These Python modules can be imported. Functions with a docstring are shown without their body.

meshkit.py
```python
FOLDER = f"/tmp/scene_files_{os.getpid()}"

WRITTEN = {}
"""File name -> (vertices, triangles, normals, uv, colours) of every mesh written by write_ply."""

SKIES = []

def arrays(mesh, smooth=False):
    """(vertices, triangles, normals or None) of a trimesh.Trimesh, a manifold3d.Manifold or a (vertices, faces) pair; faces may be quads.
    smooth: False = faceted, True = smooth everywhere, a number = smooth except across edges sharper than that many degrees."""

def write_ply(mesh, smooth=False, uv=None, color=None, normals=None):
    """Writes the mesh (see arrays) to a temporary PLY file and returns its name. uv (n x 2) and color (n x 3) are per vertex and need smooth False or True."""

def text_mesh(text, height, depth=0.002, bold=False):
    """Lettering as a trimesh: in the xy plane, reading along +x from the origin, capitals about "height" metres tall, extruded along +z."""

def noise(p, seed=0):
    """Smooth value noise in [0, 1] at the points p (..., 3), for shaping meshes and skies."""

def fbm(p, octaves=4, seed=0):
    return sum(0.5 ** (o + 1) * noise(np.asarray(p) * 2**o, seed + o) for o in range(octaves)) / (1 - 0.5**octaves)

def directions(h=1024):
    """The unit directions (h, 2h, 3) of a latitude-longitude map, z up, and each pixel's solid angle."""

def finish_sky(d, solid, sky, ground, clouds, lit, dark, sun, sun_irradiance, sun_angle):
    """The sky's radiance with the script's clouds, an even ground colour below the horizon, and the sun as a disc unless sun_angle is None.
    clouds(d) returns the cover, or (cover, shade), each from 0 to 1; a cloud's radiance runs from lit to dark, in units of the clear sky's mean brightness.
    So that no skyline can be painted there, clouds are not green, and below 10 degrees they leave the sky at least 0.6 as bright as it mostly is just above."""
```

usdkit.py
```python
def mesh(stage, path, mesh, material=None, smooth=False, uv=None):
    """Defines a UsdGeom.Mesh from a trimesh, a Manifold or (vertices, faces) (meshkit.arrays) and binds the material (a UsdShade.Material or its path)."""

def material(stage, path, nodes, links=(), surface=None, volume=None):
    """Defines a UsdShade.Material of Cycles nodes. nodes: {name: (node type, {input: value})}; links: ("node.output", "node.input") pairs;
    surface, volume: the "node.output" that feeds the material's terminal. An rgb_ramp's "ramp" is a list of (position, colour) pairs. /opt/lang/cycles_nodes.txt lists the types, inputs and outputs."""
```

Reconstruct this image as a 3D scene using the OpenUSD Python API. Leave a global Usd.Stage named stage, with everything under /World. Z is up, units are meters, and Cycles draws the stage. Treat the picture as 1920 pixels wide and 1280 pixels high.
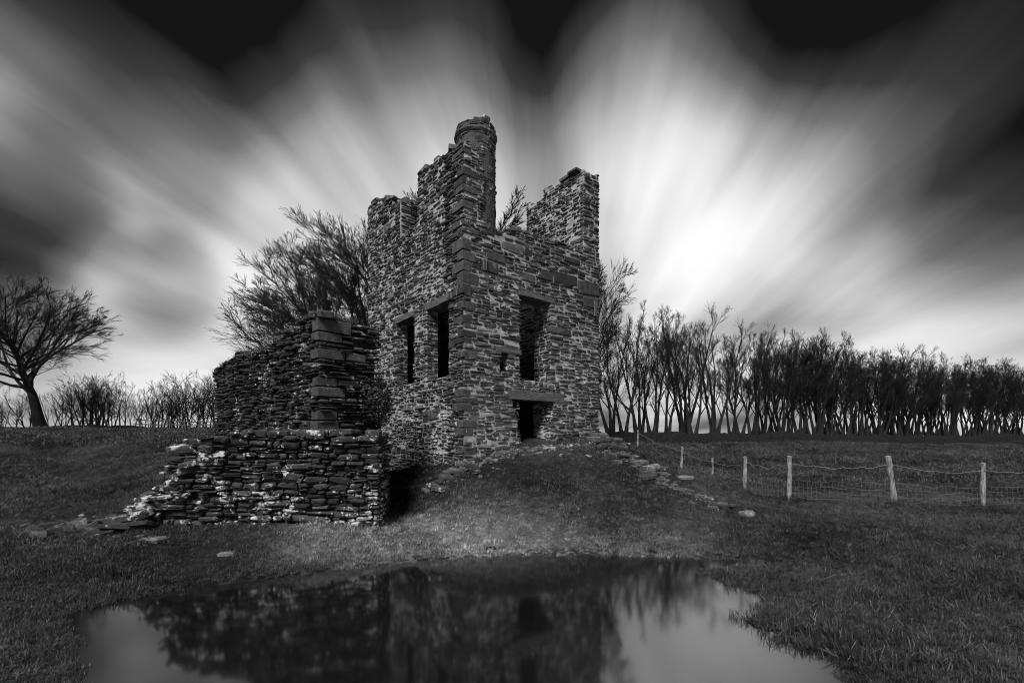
import math, numpy as np, trimesh, usdkit, meshkit
from pxr import Usd, UsdGeom, UsdLux, UsdShade, Gf, Sdf, Vt
from shapely.geometry import Polygon, LineString, Point, box as sbox
from shapely.ops import unary_union
import shapely
from scipy.interpolate import RBFInterpolator

stage = Usd.Stage.CreateInMemory()
UsdGeom.SetStageUpAxis(stage, 'Z'); UsdGeom.SetStageMetersPerUnit(stage, 1.0)
UsdGeom.Xform.Define(stage, '/World'); UsdGeom.Scope.Define(stage, '/World/Looks')
T = Sdf.ValueTypeNames

# ------------------------------------------------------------------ camera
F, HZ, EYE = 870.0, 822.0, 1.9            # focal length in photo pixels, level of the horizon, eye above the water
cam = UsdGeom.Camera.Define(stage, '/World/camera')
cam.CreateFocalLengthAttr(F / 1920 * 36.0); cam.CreateHorizontalApertureAttr(36.0); cam.CreateVerticalApertureAttr(24.0)
cam.CreateVerticalApertureOffsetAttr((HZ - 640) / 1920 * 36.0)      # shift lens: upright verticals
cam.CreateClippingRangeAttr(Gf.Vec2f(0.05, 5000)); cam.CreateExposureAttr(1.5)
cam.AddTranslateOp().Set(Gf.Vec3d(0, 0, EYE)); cam.AddRotateXOp().Set(90.0)

# ------------------------------------------------------------------ sky and sun
SUN_TO = np.array([-0.33, -0.944, 0.0]); SUN_TO /= np.linalg.norm(SUN_TO); SUN_EL = math.radians(48)
SUN_TO = np.array([SUN_TO[0] * math.cos(SUN_EL), SUN_TO[1] * math.cos(SUN_EL), math.sin(SUN_EL)])
SUN_POWER, SKY_STRENGTH = 0.40, 0.10       # a veiled sun behind moving cloud

class Graph:
    """Collects nodes and links of one material."""
    def __init__(self): self.n, self.l, self.k = {}, [], 0
    def add(self, kind, outs, ins=None, **vals):
        self.k += 1; name = f'{kind}_{self.k}'; vals = dict(vals)
        for key, v in (ins or {}).items():
            if isinstance(v, str) and '.' in v: self.l.append((v, f'{name}.{key}'))
            else: vals[key] = v
        self.n[name] = (kind, vals)
        return f'{name}.{outs}'
    def m(self, op, a, b=0.0, c=0.0, clamp=False):
        return self.add('math', 'value', dict(value1=a, value2=b, value3=c), math_type=op, use_clamp=clamp)
    def ramp(self, f, stops): return self.add('rgb_ramp', 'color', dict(fac=f), ramp=[(p, (v, v, v) if np.ndim(v) == 0 else v) for p, v in stops])
    def smooth(self, v, a, b, lo=0.0, hi=1.0):
        return self.add('map_range', 'result', dict(value=v), range_type='smoothstep', from_min=a, from_max=b, to_min=lo, to_max=hi, clamp=True)
    def mixc(self, f, a, b, t='mix'): return self.add('mix', 'color', dict(fac=f, color1=a, color2=b), mix_type=t)
    def noise(self, vec, scale, detail=4.0, rough=0.55, dist=0.0): return self.add('noise_texture', 'fac', dict(vector=vec), scale=scale, detail=detail, roughness=rough, distortion=dist)
    def make(self, name, surface=None, volume=None): return usdkit.material(stage, '/World/Looks/' + name, self.n, self.l, surface, volume)

def sky_material():
    g = Graph()
    d = g.add('texture_coordinate', 'generated')
    s = g.add('separate_xyz', 'x', dict(vector=d)).split('.')[0]
    X, Y, Z = s + '.x', s + '.y', s + '.z'
    # the clouds drift in sheets along one heading: streaks that run to one point on the horizon
    za = g.m('maximum', Z, 0.0); zk = g.m('add', za, 0.10)
    ca, sa = math.cos(0.115), math.sin(0.115)
    xr = g.m('subtract', g.m('multiply', X, ca), g.m('multiply', Y, sa))
    yr = g.m('add', g.m('multiply', X, sa), g.m('multiply', Y, ca))
    A = g.m('divide', xr, zk); B = g.m('divide', yr, zk)
    A2 = g.m('multiply', g.m('arctangent', g.m('multiply', A, 0.8)), 2.2)
    P = g.add('combine_xyz', 'vector', dict(x=A2, y=g.m('multiply', B, 0.20), z=0.0))
    Pf = g.add('combine_xyz', 'vector', dict(x=A2, y=g.m('multiply', B, 0.11), z=7.0))
    n1 = g.noise(P, 1.15, 3.0, 0.5); n2 = g.noise(P, 3.2, 4.0, 0.55, 0.3); n4 = g.noise(Pf, 9.0, 3.0, 0.55)
    P3 = g.add('combine_xyz', 'vector', dict(x=A2, y=g.m('multiply', B, 0.5), z=3.0))
    n3 = g.noise(P3, 0.9, 2.0, 0.5)
    def bank(px, py, width, gain):
        v = np.array([(px - 960) / F, 1.0, (HZ - py) / F]); v /= np.linalg.norm(v)
        dt = g.add('vector_math', 'value', dict(vector1=d), math_type='dot_product', vector2=tuple(v))
        return g.smooth(dt, math.cos(math.radians(width)), 1.0, 0.0, gain)
    total = g.m('add', g.m('multiply', g.m('subtract', n1, 0.5), 1.1), g.m('add', g.m('multiply', g.m('subtract', n2, 0.5), 0.26), g.m('multiply', g.m('subtract', n4, 0.5), 0.06)))
    total = g.m('add', total, g.m('multiply', g.m('subtract', n3, 0.5), 0.85))
    # thinner, darker overhead; bright towards the horizon
    total = g.m('add', total, g.ramp(za, [(0.0, 0.58), (0.25, 0.54), (0.40, 0.46), (0.50, 0.36), (0.58, 0.26), (0.64, 0.17), (0.70, 0.07), (0.78, 0.0), (1.0, 0.0)]))
    for b in BANKS: total = g.m('add', total, bank(*b))
    val = g.ramp(g.m('multiply', total, 0.8), [(0.0, 0.005), (0.16, 0.028), (0.32, 0.11), (0.48, 0.27), (0.64, 0.47), (0.80, 0.62), (1.0, 0.72)])
    sky = g.add('sky_texture', 'color', sky_type='single_scattering', sun_disc=False, sun_elevation=SUN_EL, sun_rotation=math.atan2(SUN_TO[0], SUN_TO[1]), altitude=100.0)
    bw = g.add('rgb_to_bw', 'val', dict(color=sky))
    cov = g.add('rgb_to_bw', 'val', dict(color=val))
    rad = g.m('multiply', cov, g.m('add', g.m('multiply', bw, 0.05), 5.4))
    col = g.add('combine_color', 'color', dict(r=rad, g=rad, b=rad))
    return g.make('sky_material', g.add('background_shader', 'background', dict(color=col), strength=SKY_STRENGTH))

# cloud banks: (towards this point of the photograph, angular radius in degrees, how much more or less cloud)
BANKS = [(1275, 270, 19, 0.32), (1230, 170, 12, 0.20), (1320, 460, 18, 0.20), (700, 360, 22, 0.20), (520, 330, 14, 0.08), (340, 610, 11, 0.26), (120, 170, 12, 0.32), (1000, 600, 25, 0.12),
         (1560, 540, 22, 0.13), (1850, 600, 16, 0.14), (1680, 400, 12, 0.08), (1990, 420, 12, -0.24), (1100, 60, 8, -0.08), (230, 0, 16, -0.34), (600, -20, 12, -0.14),
         (320, 535, 6, -0.30), (0, 375, 9, -0.40), (260, 330, 9, -0.12), (1800, 0, 22, -0.46), (1420, -20, 11, -0.14)]
dome = UsdLux.DomeLight.Define(stage, '/World/sky')
UsdShade.MaterialBindingAPI.Apply(dome.GetPrim()).Bind(sky_material())
dome.GetPrim().SetCustomDataByKey('kind', 'structure')
sun = UsdLux.DistantLight.Define(stage, '/World/sun')
sun.CreateAngleAttr(16.0); sun.CreateIntensityAttr(SUN_POWER); sun.CreateColorAttr(Gf.Vec3f(1, 1, 1)); sun.CreateNormalizeAttr(True)
_z = Gf.Vec3d(*map(float, SUN_TO)); _q = Gf.Rotation(Gf.Vec3d(0, 0, 1), _z)
sun.AddTransformOp().Set(Gf.Matrix4d().SetRotate(_q))

# ------------------------------------------------------------------ helpers
used = {}
def numbered(path):
    n = used.get(path, 0); used[path] = n + 1
    return path if n == 0 else f'{path}_{n:03d}'
def tag(p, label=None, cat=None, group=None, kind=None):
    p = p.GetPrim() if hasattr(p, 'GetPrim') else p
    for k, v in (('label', label), ('category', cat), ('group', group), ('kind', kind)):
        if v: p.SetCustomDataByKey(k, v)
    return p
def thing(name, label, cat, loc=(0, 0, 0), rotz=0.0, scale=None, group=None):
    x = UsdGeom.Xform.Define(stage, numbered('/World/' + name)); x.AddTranslateOp().Set(Gf.Vec3d(*map(float, loc)))
    if rotz: x.AddRotateZOp().Set(float(rotz))
    if scale is not None: x.AddScaleOp().Set(Gf.Vec3f(*map(float, scale)))
    return tag(x, label, cat, group)
def obj(name, mesh, mat, parent=None, smooth=False, tone=None):
    base = str(parent.GetPath()) if parent is not None else '/World'
    m = usdkit.mesh(stage, numbered(base + '/' + name), mesh, mat, smooth)
    if tone is not None:
        n = len(m.GetPointsAttr().Get()); tone = np.broadcast_to(np.asarray(tone, np.float32), (n,))
        UsdGeom.PrimvarsAPI(m).CreatePrimvar('tone', T.FloatArray, 'vertex').Set(Vt.FloatArray.FromNumpy(np.ascontiguousarray(tone)))
    return m.GetPrim()
def cat_meshes(ms):
    vs, fs, n = [], [], 0
    for v, f in ms: vs.append(v); fs.append(f + n); n += len(v)
    return np.vstack(vs), np.vstack(fs)
def P2(px, Y): return (px - 960) / F * Y
rng = np.random.default_rng(7)

# ------------------------------------------------------------------ materials
def stone_material(name, dark, light, lichen=0.5, spot=0.5, white=0.5):
    g = Graph(); pos = g.add('geometry', 'position')
    tone = g.add('attribute', 'fac', attribute='tone')
    base = g.mixc(tone, (dark,) * 3, (light,) * 3)
    n = g.noise(pos, 9.0, 6.0, 0.7)
    base = g.mixc(1.0, base, g.ramp(n, [(0.25, 0.45), (0.5, 1.0), (0.75, 1.75)]), 'multiply')
    grain = g.noise(pos, 55.0, 3.0, 0.6)
    base = g.mixc(1.0, base, g.ramp(grain, [(0.3, 0.7), (0.7, 1.35)]), 'multiply')
    # pale crusts of lichen: ragged patches and small round spots
    l1 = g.noise(pos, 4.6, 7.0, 0.72, 0.4); big = g.noise(pos, 0.8, 2.0, 0.5)
    thr = g.m('add', l1, g.m('multiply', g.m('subtract', big, 0.5), 0.35))
    m1 = g.smooth(thr, 0.66 - 0.11 * lichen, 0.695 - 0.11 * lichen)
    vor = g.add('voronoi_texture', 'distance', dict(vector=pos), scale=9.0, randomness=1.0).split('.')[0]
    rnd = g.add('separate_color', 'r', dict(color=vor + '.color'))
    dist = g.m('add', vor + '.distance', g.m('multiply', g.m('subtract', grain, 0.5), 0.25))
    m2 = g.smooth(g.m('subtract', g.m('multiply', g.m('subtract', rnd, 1.0 - 0.55 * spot), 0.75), dist), -0.01, 0.03)
    mask = g.m('maximum', m1, m2, clamp=True)
    base = g.mixc(g.m('multiply', mask, 0.9), base, g.ramp(n, [(0.2, white * 0.55), (0.7, white)]))
    bump = g.add('bump', 'normal', dict(height=g.m('add', n, g.m('multiply', grain, 0.5))), strength=0.6, distance=0.02)
    p = g.add('principled_bsdf', 'BSDF', dict(base_color=base, normal=bump), roughness=0.9, specular_ior_level=0.2)
    return g.make(name, p)
def plain(name, lo, hi, scale=8.0, rough=0.9, bump=0.3, spec=0.2, stretch=None, dist=0.01):
    g = Graph(); pos = g.add('geometry', 'position')
    if stretch: pos = g.add('mapping', 'vector', dict(vector=pos), scale=stretch)
    n = g.noise(pos, scale, 6.0, 0.65)
    base = g.ramp(n, [(0.3, lo), (0.7, hi)])
    bp = g.add('bump', 'normal', dict(height=n), strength=bump, distance=dist)
    return g.make(name, g.add('principled_bsdf', 'BSDF', dict(base_color=base, normal=bp), roughness=rough, specular_ior_level=spec))
M = {}
M['tower_stone'] = stone_material('tower_stone', 0.020, 0.165, 0.72, 0.5, 0.58)
M['annex_stone'] = stone_material('annex_stone', 0.012, 0.070, 0.62, 0.5, 0.52)
M['quoin'] = stone_material('dressed_stone', 0.025, 0.085, 0.35, 0.3, 0.40)
M['loose'] = stone_material('loose_stone', 0.03, 0.16, 0.7, 0.3, 0.5)
M['hedge'] = plain('hedge_earth', 0.006, 0.025, 6.0, 0.95, 0.8, 0.05, dist=0.05)
M['footing_stone'] = stone_material('footing_stone', 0.014, 0.070, 0.88, 0.75, 0.60)
M['mortar'] = plain('lime_mortar', 0.16, 0.50, 5.0, 0.95, 0.8, 0.1, dist=0.03)
M['earth'] = plain('earth_mortar', 0.012, 0.05, 7.0, 0.95, 0.8, 0.1, dist=0.03)
M['inner_shade'] = plain('shade_painted_inner_stone', 0.006, 0.03, 7.0, 0.95, 0.8, 0.1, dist=0.03)  # interior shade painted as a near-black stone colour
M['render'] = stone_material('chimney_stone', 0.05, 0.085, 0.35, 0.5, 0.3)
M['timber'] = plain('old_timber', 0.03, 0.16, 6.0, 0.85, 0.5, 0.2, (1, 1, 9))
M['post'] = plain('bleached_post', 0.02, 0.42, 26.0, 0.9, 0.8, 0.15, (1, 1, 0.22))
M['netting'] = plain('rusty_netting', 0.10, 0.25, 20.0, 0.6, 0.1, 0.3)
M['iron'] = plain('rusted_iron', 0.06, 0.2, 30.0, 0.7, 0.3, 0.4)
M['wire'] = plain('galvanised_wire', 0.15, 0.35, 20.0, 0.5, 0.1, 0.5)
M['bark'] = plain('bark', 0.008, 0.035, 9.0, 0.95, 0.6, 0.1, (1, 1, 0.3))
M['twig'] = plain('twigs', 0.010, 0.030, 3.0, 0.95, 0.0, 0.1)
M['pale_bark'] = plain('pale_bark', 0.02, 0.08, 9.0, 0.95, 0.6, 0.1, (1, 1, 0.3))

def painted_sun_strip(g, pos):
    """Sunlight painted as paler colour on the turf strip between pond and mound."""
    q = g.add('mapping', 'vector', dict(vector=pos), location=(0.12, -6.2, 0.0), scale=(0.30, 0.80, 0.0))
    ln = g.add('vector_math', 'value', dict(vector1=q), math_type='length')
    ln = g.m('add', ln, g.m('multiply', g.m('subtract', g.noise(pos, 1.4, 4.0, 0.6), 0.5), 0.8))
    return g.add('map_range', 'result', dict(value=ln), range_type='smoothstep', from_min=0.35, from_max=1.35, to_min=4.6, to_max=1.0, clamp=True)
def scaled(g, col, f):
    w_ = g.add('combine_color', 'color', dict(r=f, g=f, b=f)); return g.mixc(1.0, col, w_, 'multiply')
def ground_material():
    g = Graph(); pos = g.add('geometry', 'position')
    a = g.noise(pos, 0.45, 5.0, 0.6); b = g.noise(pos, 7.0, 6.0, 0.7); c = g.noise(pos, 40.0, 4.0, 0.7)
    base = g.ramp(a, [(0.32, 0.007), (0.5, 0.022), (0.66, 0.055)])
    base = g.mixc(1.0, base, g.ramp(b, [(0.3, 0.45), (0.55, 1.0), (0.75, 1.7)]), 'multiply')
    base = g.mixc(1.0, base, g.ramp(c, [(0.3, 0.4), (0.7, 1.8)]), 'multiply'); base = scaled(g, base, painted_sun_strip(g, pos))
    wet = g.add('map_range', 'result', dict(value=g.add('separate_xyz', 'z', dict(vector=pos))), range_type='smoothstep', from_min=0.0, from_max=0.07, to_min=0.35, to_max=1.0, clamp=True); base = scaled(g, base, wet)
    bp = g.add('bump', 'normal', dict(height=g.m('add', g.m('multiply', b, 1.0), g.m('multiply', c, 0.6))), strength=0.9, distance=0.06)
    return g.make('turf', g.add('principled_bsdf', 'BSDF', dict(base_color=base, normal=bp), roughness=0.95, specular_ior_level=0.05))
M['turf'] = ground_material()
def grass_material(name, lo, hi):
    g = Graph(); pos = g.add('geometry', 'position')
    a = g.noise(pos, 0.45, 5.0, 0.6); b = g.noise(pos, 11.0, 3.0, 0.7)
    base = g.ramp(a, [(0.3, lo), (0.7, hi)])
    base = g.mixc(1.0, base, g.ramp(b, [(0.3, 0.5), (0.7, 1.6)]), 'multiply'); base = scaled(g, base, painted_sun_strip(g, pos))
    d1 = g.add('diffuse_bsdf', 'BSDF', dict(color=base)); d2 = g.add('translucent_bsdf', 'BSDF', dict(color=base))
    mx = g.add('mix_closure', 'closure', dict(closure1=d1, closure2=d2), fac=0.3)
    gl = g.add('glossy_bsdf', 'BSDF', color=(0.5, 0.5, 0.5), roughness=0.45)
    return g.make(name, g.add('mix_closure', 'closure', dict(closure1=mx, closure2=gl), fac=0.035))
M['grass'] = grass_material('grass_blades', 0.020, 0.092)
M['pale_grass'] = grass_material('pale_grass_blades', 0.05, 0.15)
M['ivy'] = grass_material('ivy_leaves', 0.015, 0.045)
M['straw'] = grass_material('straw', 0.22, 0.4)
def water_material():
    g = Graph(); pos = g.add('geometry', 'position')
    f = g.add('fresnel', 'fac', IOR=2.35)
    w = g.ramp(g.noise(pos, 0.7, 3.0, 0.5), [(0.3, 0.06), (0.7, 0.085)])
    gl = g.add('glossy_bsdf', 'BSDF', dict(roughness=g.add('rgb_to_bw', 'val', dict(color=w))), color=(0.95,) * 3)
    df = g.add('diffuse_bsdf', 'BSDF', color=(0.006,) * 3)
    return g.make('pond_water', g.add('mix_closure', 'closure', dict(fac=f, closure1=df, closure2=gl)))
M['water'] = water_material()

# ------------------------------------------------------------------ ground
POOL = [(110, 1152), (180, 1132), (265, 1113), (400, 1091), (560, 1074), (700, 1059), (850, 1045), (960, 1038), (1100, 1036), (1250, 1038),
        (1400, 1046), (1450, 1055), (1380, 1068), (1335, 1076), (1400, 1092), (1450, 1125), (1405, 1150), (1385, 1165), (1470, 1180), (1540, 1215), (1610, 1270)]
pool_xy = [((px - 960) / F * (F * EYE / (py - HZ)), F * EYE / (py - HZ)) for px, py in POOL]
pool_xy += [(2.75, 3.0), (1.8, 2.3), (0, 2.1), (-1.6, 2.3), (-2.8, 2.9), (-3.45, 3.6), (-4.1, 4.2)]
_p = shapely.segmentize(Polygon(pool_xy).buffer(0.12).buffer(-0.12).exterior, 0.06); _q = np.array(_p.coords)[:-1]
_o = np.c_[_q, np.zeros(len(_q))]; _q = _q + np.stack([meshkit.fbm(_o * 3.1, 4, 21) - .5, meshkit.fbm(_o * 3.1, 4, 22) - .5], 1) * np.where(_q[:, :1] > 1.5, .55, .22)
pool = Polygon(_q).buffer(0)
pool = max(getattr(pool, 'geoms', [pool]), key=lambda q: q.area)
CTRL = np.array([
 (0, 0, .32), (-4, 0, .35), (4, 0, .35), (5, 3, .22), (8, 5, .25), (6, 7, .22), (12, 8, .22), (12, 11, .25), (9, 10.9, .33), (7, 11.8, .32), (11.2, 11.1, .25),
 (4.3, 9, .36), (4.8, 9.6, .42), (3, 8.4, .28), (0.55, 11.0, 1.75), (1.0, 11.4, 1.8), (-1.05, 9.8, 1.36), (2.4, 12.6, 2.0), (1.9, 12.1, 1.92), (-.5, 10.2, 1.52), (0, 8.1, .33), (0, 9.2, 1.0), (0, 10.2, 1.52),
 (-1.0, 8.6, .52), (1.2, 8.2, .35), (1.2, 9.2, .9), (1.2, 10.5, 1.52), (2.5, 9.2, .55), (2.5, 10.8, 1.25), (3.6, 11.4, 1.0), (3.2, 12.4, 1.6), (4.2, 10.5, .62), (5, 12, .55), (5.5, 10, .38),
 (-2.0, 8.7, .34), (-1.7, 8.1, .32), (-2.0, 9.4, .55), (-1.75, 9.9, .95), (-1.6, 10.6, 1.3), (-2.6, 11, 1.05), (-3.4, 13, 1.0), (-2.3, 8.0, .4), (-4.2, 7.5, .48), (-6.3, 7.2, .5), (-7.5, 6.5, .42), (-5, 6.1, .18), (-7.5, 4, .3),
 (-8, 9, .75), (-9, 12, 1.3), (-6.5, 10, 1.0), (-15, 14, 1.5), (-13, 19, 2.2), (-20, 22, 2.25), (-8, 20, 1.9), (-28, 28, 2.3), (-22, 31, 2.3), (-15, 31, 2.25), (-40, 30, 2.4), (-18, 10, 1.0), (-30, 18, 2.0),
 (0, 18, 1.7), (4, 18, 1.1), (8, 20, .85), (6.5, 15, .5), (12, 18, .7), (20, 14, .45), (20, 21, .95), (7, 28, 1.68), (12, 29.5, 1.68), (27, 37, 1.65), (50.5, 46, 1.6), (35, 26, 1.0), (60, 30, 1.0), (0, 40, 1.7),
 (0, 100, 1.6), (150, 120, 1.5), (-150, 120, 2.5), (200, 0, 1), (-200, 0, 1), (0, -60, .4), (200, 300, 1.5), (-200, 300, 2), (0, 300, 1.5), (200, -60, .5), (-200, -60, .5)], float)
rbf = RBFInterpolator(CTRL[:, :2], CTRL[:, 2], kernel='thin_plate_spline', smoothing=0.002)
def smoothstep(a, b, x): t = np.clip((x - a) / (b - a), 0, 1); return t * t * (3 - 2 * t)
pool_line = pool.exterior
def ground_z(x, y):
    x, y = np.asarray(x, float), np.asarray(y, float); sh = x.shape; x, y = x.ravel(), y.ravel()
    z = rbf(np.stack([x, y], 1))
    p3 = np.stack([x, y, np.zeros_like(x)], 1)
    far = smoothstep(12, 30, np.hypot(x, y))
    hum = (meshkit.fbm(p3 * 1.3, 4, 3) - .5) * .15 + (meshkit.fbm(p3 * 6.0, 3, 5) - .5) * .045
    hum += far * (meshkit.fbm(p3 * .25, 3, 9) - .5) * .35
    hum += smoothstep(-4.5, -8, x) * smoothstep(6, 10, y) * (1 - smoothstep(22, 30, y)) * (meshkit.fbm(p3 * [.35, .7, 1], 3, 14) - .5) * .55
    near = (np.abs(x) < 9) & (y > 0) & (y < 11)
    d = np.full(len(x), 5.0)
    pts = shapely.points(x[near], y[near])
    dd = shapely.distance(pts, pool_line); inside = shapely.contains(pool, pts)
    d[near] = np.where(inside, -dd, dd)
    edge = .035 * np.clip(d, 0, 1) + .012
    k = smoothstep(0.0, 1.3, d)
    zo = edge * (1 - k) + z * k + hum * (0.25 + 0.75 * k)
    zi = -0.14 * smoothstep(0, .5, -d) + .012 * (1 - smoothstep(0, .12, -d)) + hum * .25 * (1 - smoothstep(.1, .6, -d))
    return np.where(d < 0, zi, zo).reshape(sh)
def axis(lo, hi, a, b, step, growth):
    mid = np.arange(a, b + 1e-9, step); r, l, s = [b], [a], step
    while r[-1] < hi: s *= growth; r.append(r[-1] + s)
    s = step
    while l[-1] > lo: s *= growth; l.append(l[-1] - s)
    return np.concatenate([l[:0:-1], mid, r[1:]])
gx, gy = axis(-220, 220, -7.5, 7.5, .055, 1.045), axis(-60, 300, 2.0, 12.5, .055, 1.04)
GX, GY = np.meshgrid(gx, gy)
GZ = ground_z(GX, GY)
nx, ny = len(gx), len(gy)
ii = np.arange(ny - 1)[:, None] * nx + np.arange(nx - 1)[None]
gf = np.stack([ii, ii + 1, ii + nx + 1, ii + nx], -1).reshape(-1, 4)
tag(obj('ground', (np.stack([GX, GY, GZ], -1).reshape(-1, 3), gf), M['turf'], smooth=True), 'rough grazed turf sloping up to the tower and away to the hedges', 'ground', kind='structure')
wp = pool.buffer(0.5)
wm = trimesh.creation.triangulate_polygon(wp, engine='earcut')
tag(obj('pond_water', (np.c_[wm[0], np.zeros(len(wm[0]))], wm[1][:, ::1]), M['water']), 'still dark pond water reflecting the ruin and trees', 'water', kind='structure')
from scipy.interpolate import RegularGridInterpolator
gz_fast = RegularGridInterpolator((gy, gx), GZ, bounds_error=False, fill_value=0.4)
def gz(x, y): return float(gz_fast((y, x)))

# ------------------------------------------------------------------ masonry
class Face:
    """A plane of a wall: origin (at a=0, z=0), horizontal axis a, outward normal n (both horizontal)."""
    def __init__(s, o, a, n): s.o, s.a, s.n = np.array(o, float), np.array(a, float), np.array(n, float)
    def at(s, a, z, d): return np.stack([s.o[0] + a * s.a[0] + d * s.n[0], s.o[1] + a * s.a[1] + d * s.n[1], z + 0 * a], -1)
RING = 8
_f = []
for k in range(RING):
    j = (k + 1) % RING
    for r in (0, 1): _f += [(r * RING + k, r * RING + j, (r + 1) * RING + j), (r * RING + k, (r + 1) * RING + j, (r + 1) * RING + k)]
for k in range(1, RING - 1): _f.append((2 * RING, 2 * RING + k, 2 * RING + k + 1))
STONE_F = np.array(_f)
BLOCK_F = np.vstack([STONE_F, [(0, k + 1, k) for k in range(1, RING - 1)]])
def rings(w, h, r, rough=1.0):
    """Irregular octagons (N,8,2) within w x h."""
    n = len(w); cx = r.uniform(.04, .30, (n, 8)) * rough
    m = np.minimum(w, h * 2.2)
    s = np.array([[1, -1], [1, -1], [1, 1], [1, 1], [-1, 1], [-1, 1], [-1, -1], [-1, -1]], float)
    out = s[None] * np.stack([w, h], -1)[:, None] * .5
    for k in range(8):
        horiz = k in (0, 3, 4, 7)
        if horiz: out[:, k, 0] -= s[k, 0] * cx[:, k] * m * .55 * r.uniform(.2, 1, n)
        else: out[:, k, 1] -= s[k, 1] * cx[:, k] * h * .9
    out[:, [0, 3, 4, 7]] = out[:, [7, 4, 3, 0]][:, [3, 2, 1, 0]]
    o = np.stack([out[:, 7], out[:, 0], out[:, 1], out[:, 2], out[:, 3], out[:, 4], out[:, 5], out[:, 6]], 1)
    return o + r.normal(0, .012, o.shape) * rough * np.minimum(h, .2)[:, None, None] * 3
def make_stones(face, rects, r, proud=(.002, .045), back=.10, rough=1.6, bevel=.02, rock=.03):
    """rects (N,4): a0,a1,z0,z1 -> list of (vertices, a-size, z-size) per stone."""
    R = np.asarray(rects, float); n = len(R)
    if n == 0: return np.zeros((0, 24, 3))
    w, h = R[:, 1] - R[:, 0], R[:, 3] - R[:, 2]; cx, cz = (R[:, 0] + R[:, 1]) / 2, (R[:, 2] + R[:, 3]) / 2
    oc = rings(w, h, r, rough)
    p = r.uniform(*proud, n)[:, None]
    tilt = r.normal(0, .05, (n, 2)) * rough; rot = np.clip(r.normal(0, rock, n), -.12, .12)
    c, s = np.cos(rot)[:, None], np.sin(rot)[:, None]
    oc = np.stack([oc[..., 0] * c - oc[..., 1] * s, oc[..., 0] * s + oc[..., 1] * c], -1)
    bv = np.minimum(bevel, .3 * h)[:, None]
    ins = oc * np.stack([np.maximum(1 - 2 * bv[:, 0] / w, .5), np.maximum(1 - 2 * bv[:, 0] / h, .45)], -1)[:, None]
    dm = p - bv * .7 + np.clip(oc[..., 0] * tilt[:, :1] + oc[..., 1] * tilt[:, 1:], -.02, .02)
    df = p + np.clip(ins[..., 0] * tilt[:, :1] + ins[..., 1] * tilt[:, 1:], -.02, .02) + r.normal(0, .004, (n, 8)) * rough
    vs = []
    for o, d in ((oc, np.full((n, 8), -back)), (oc, dm), (ins, df)):
        vs.append(face.at(o[..., 0] + cx[:, None], o[..., 1] + cz[:, None], d))
    return np.concatenate(vs, 1)
def intervals(poly, z, lo, hi):
    g = poly.intersection(LineString([(lo - 1, z), (hi + 1, z)]))
    return sorted((x.bounds[0], x.bounds[2]) for x in getattr(g, 'geoms', [g]) if not x.is_empty and x.length > .02)
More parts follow.
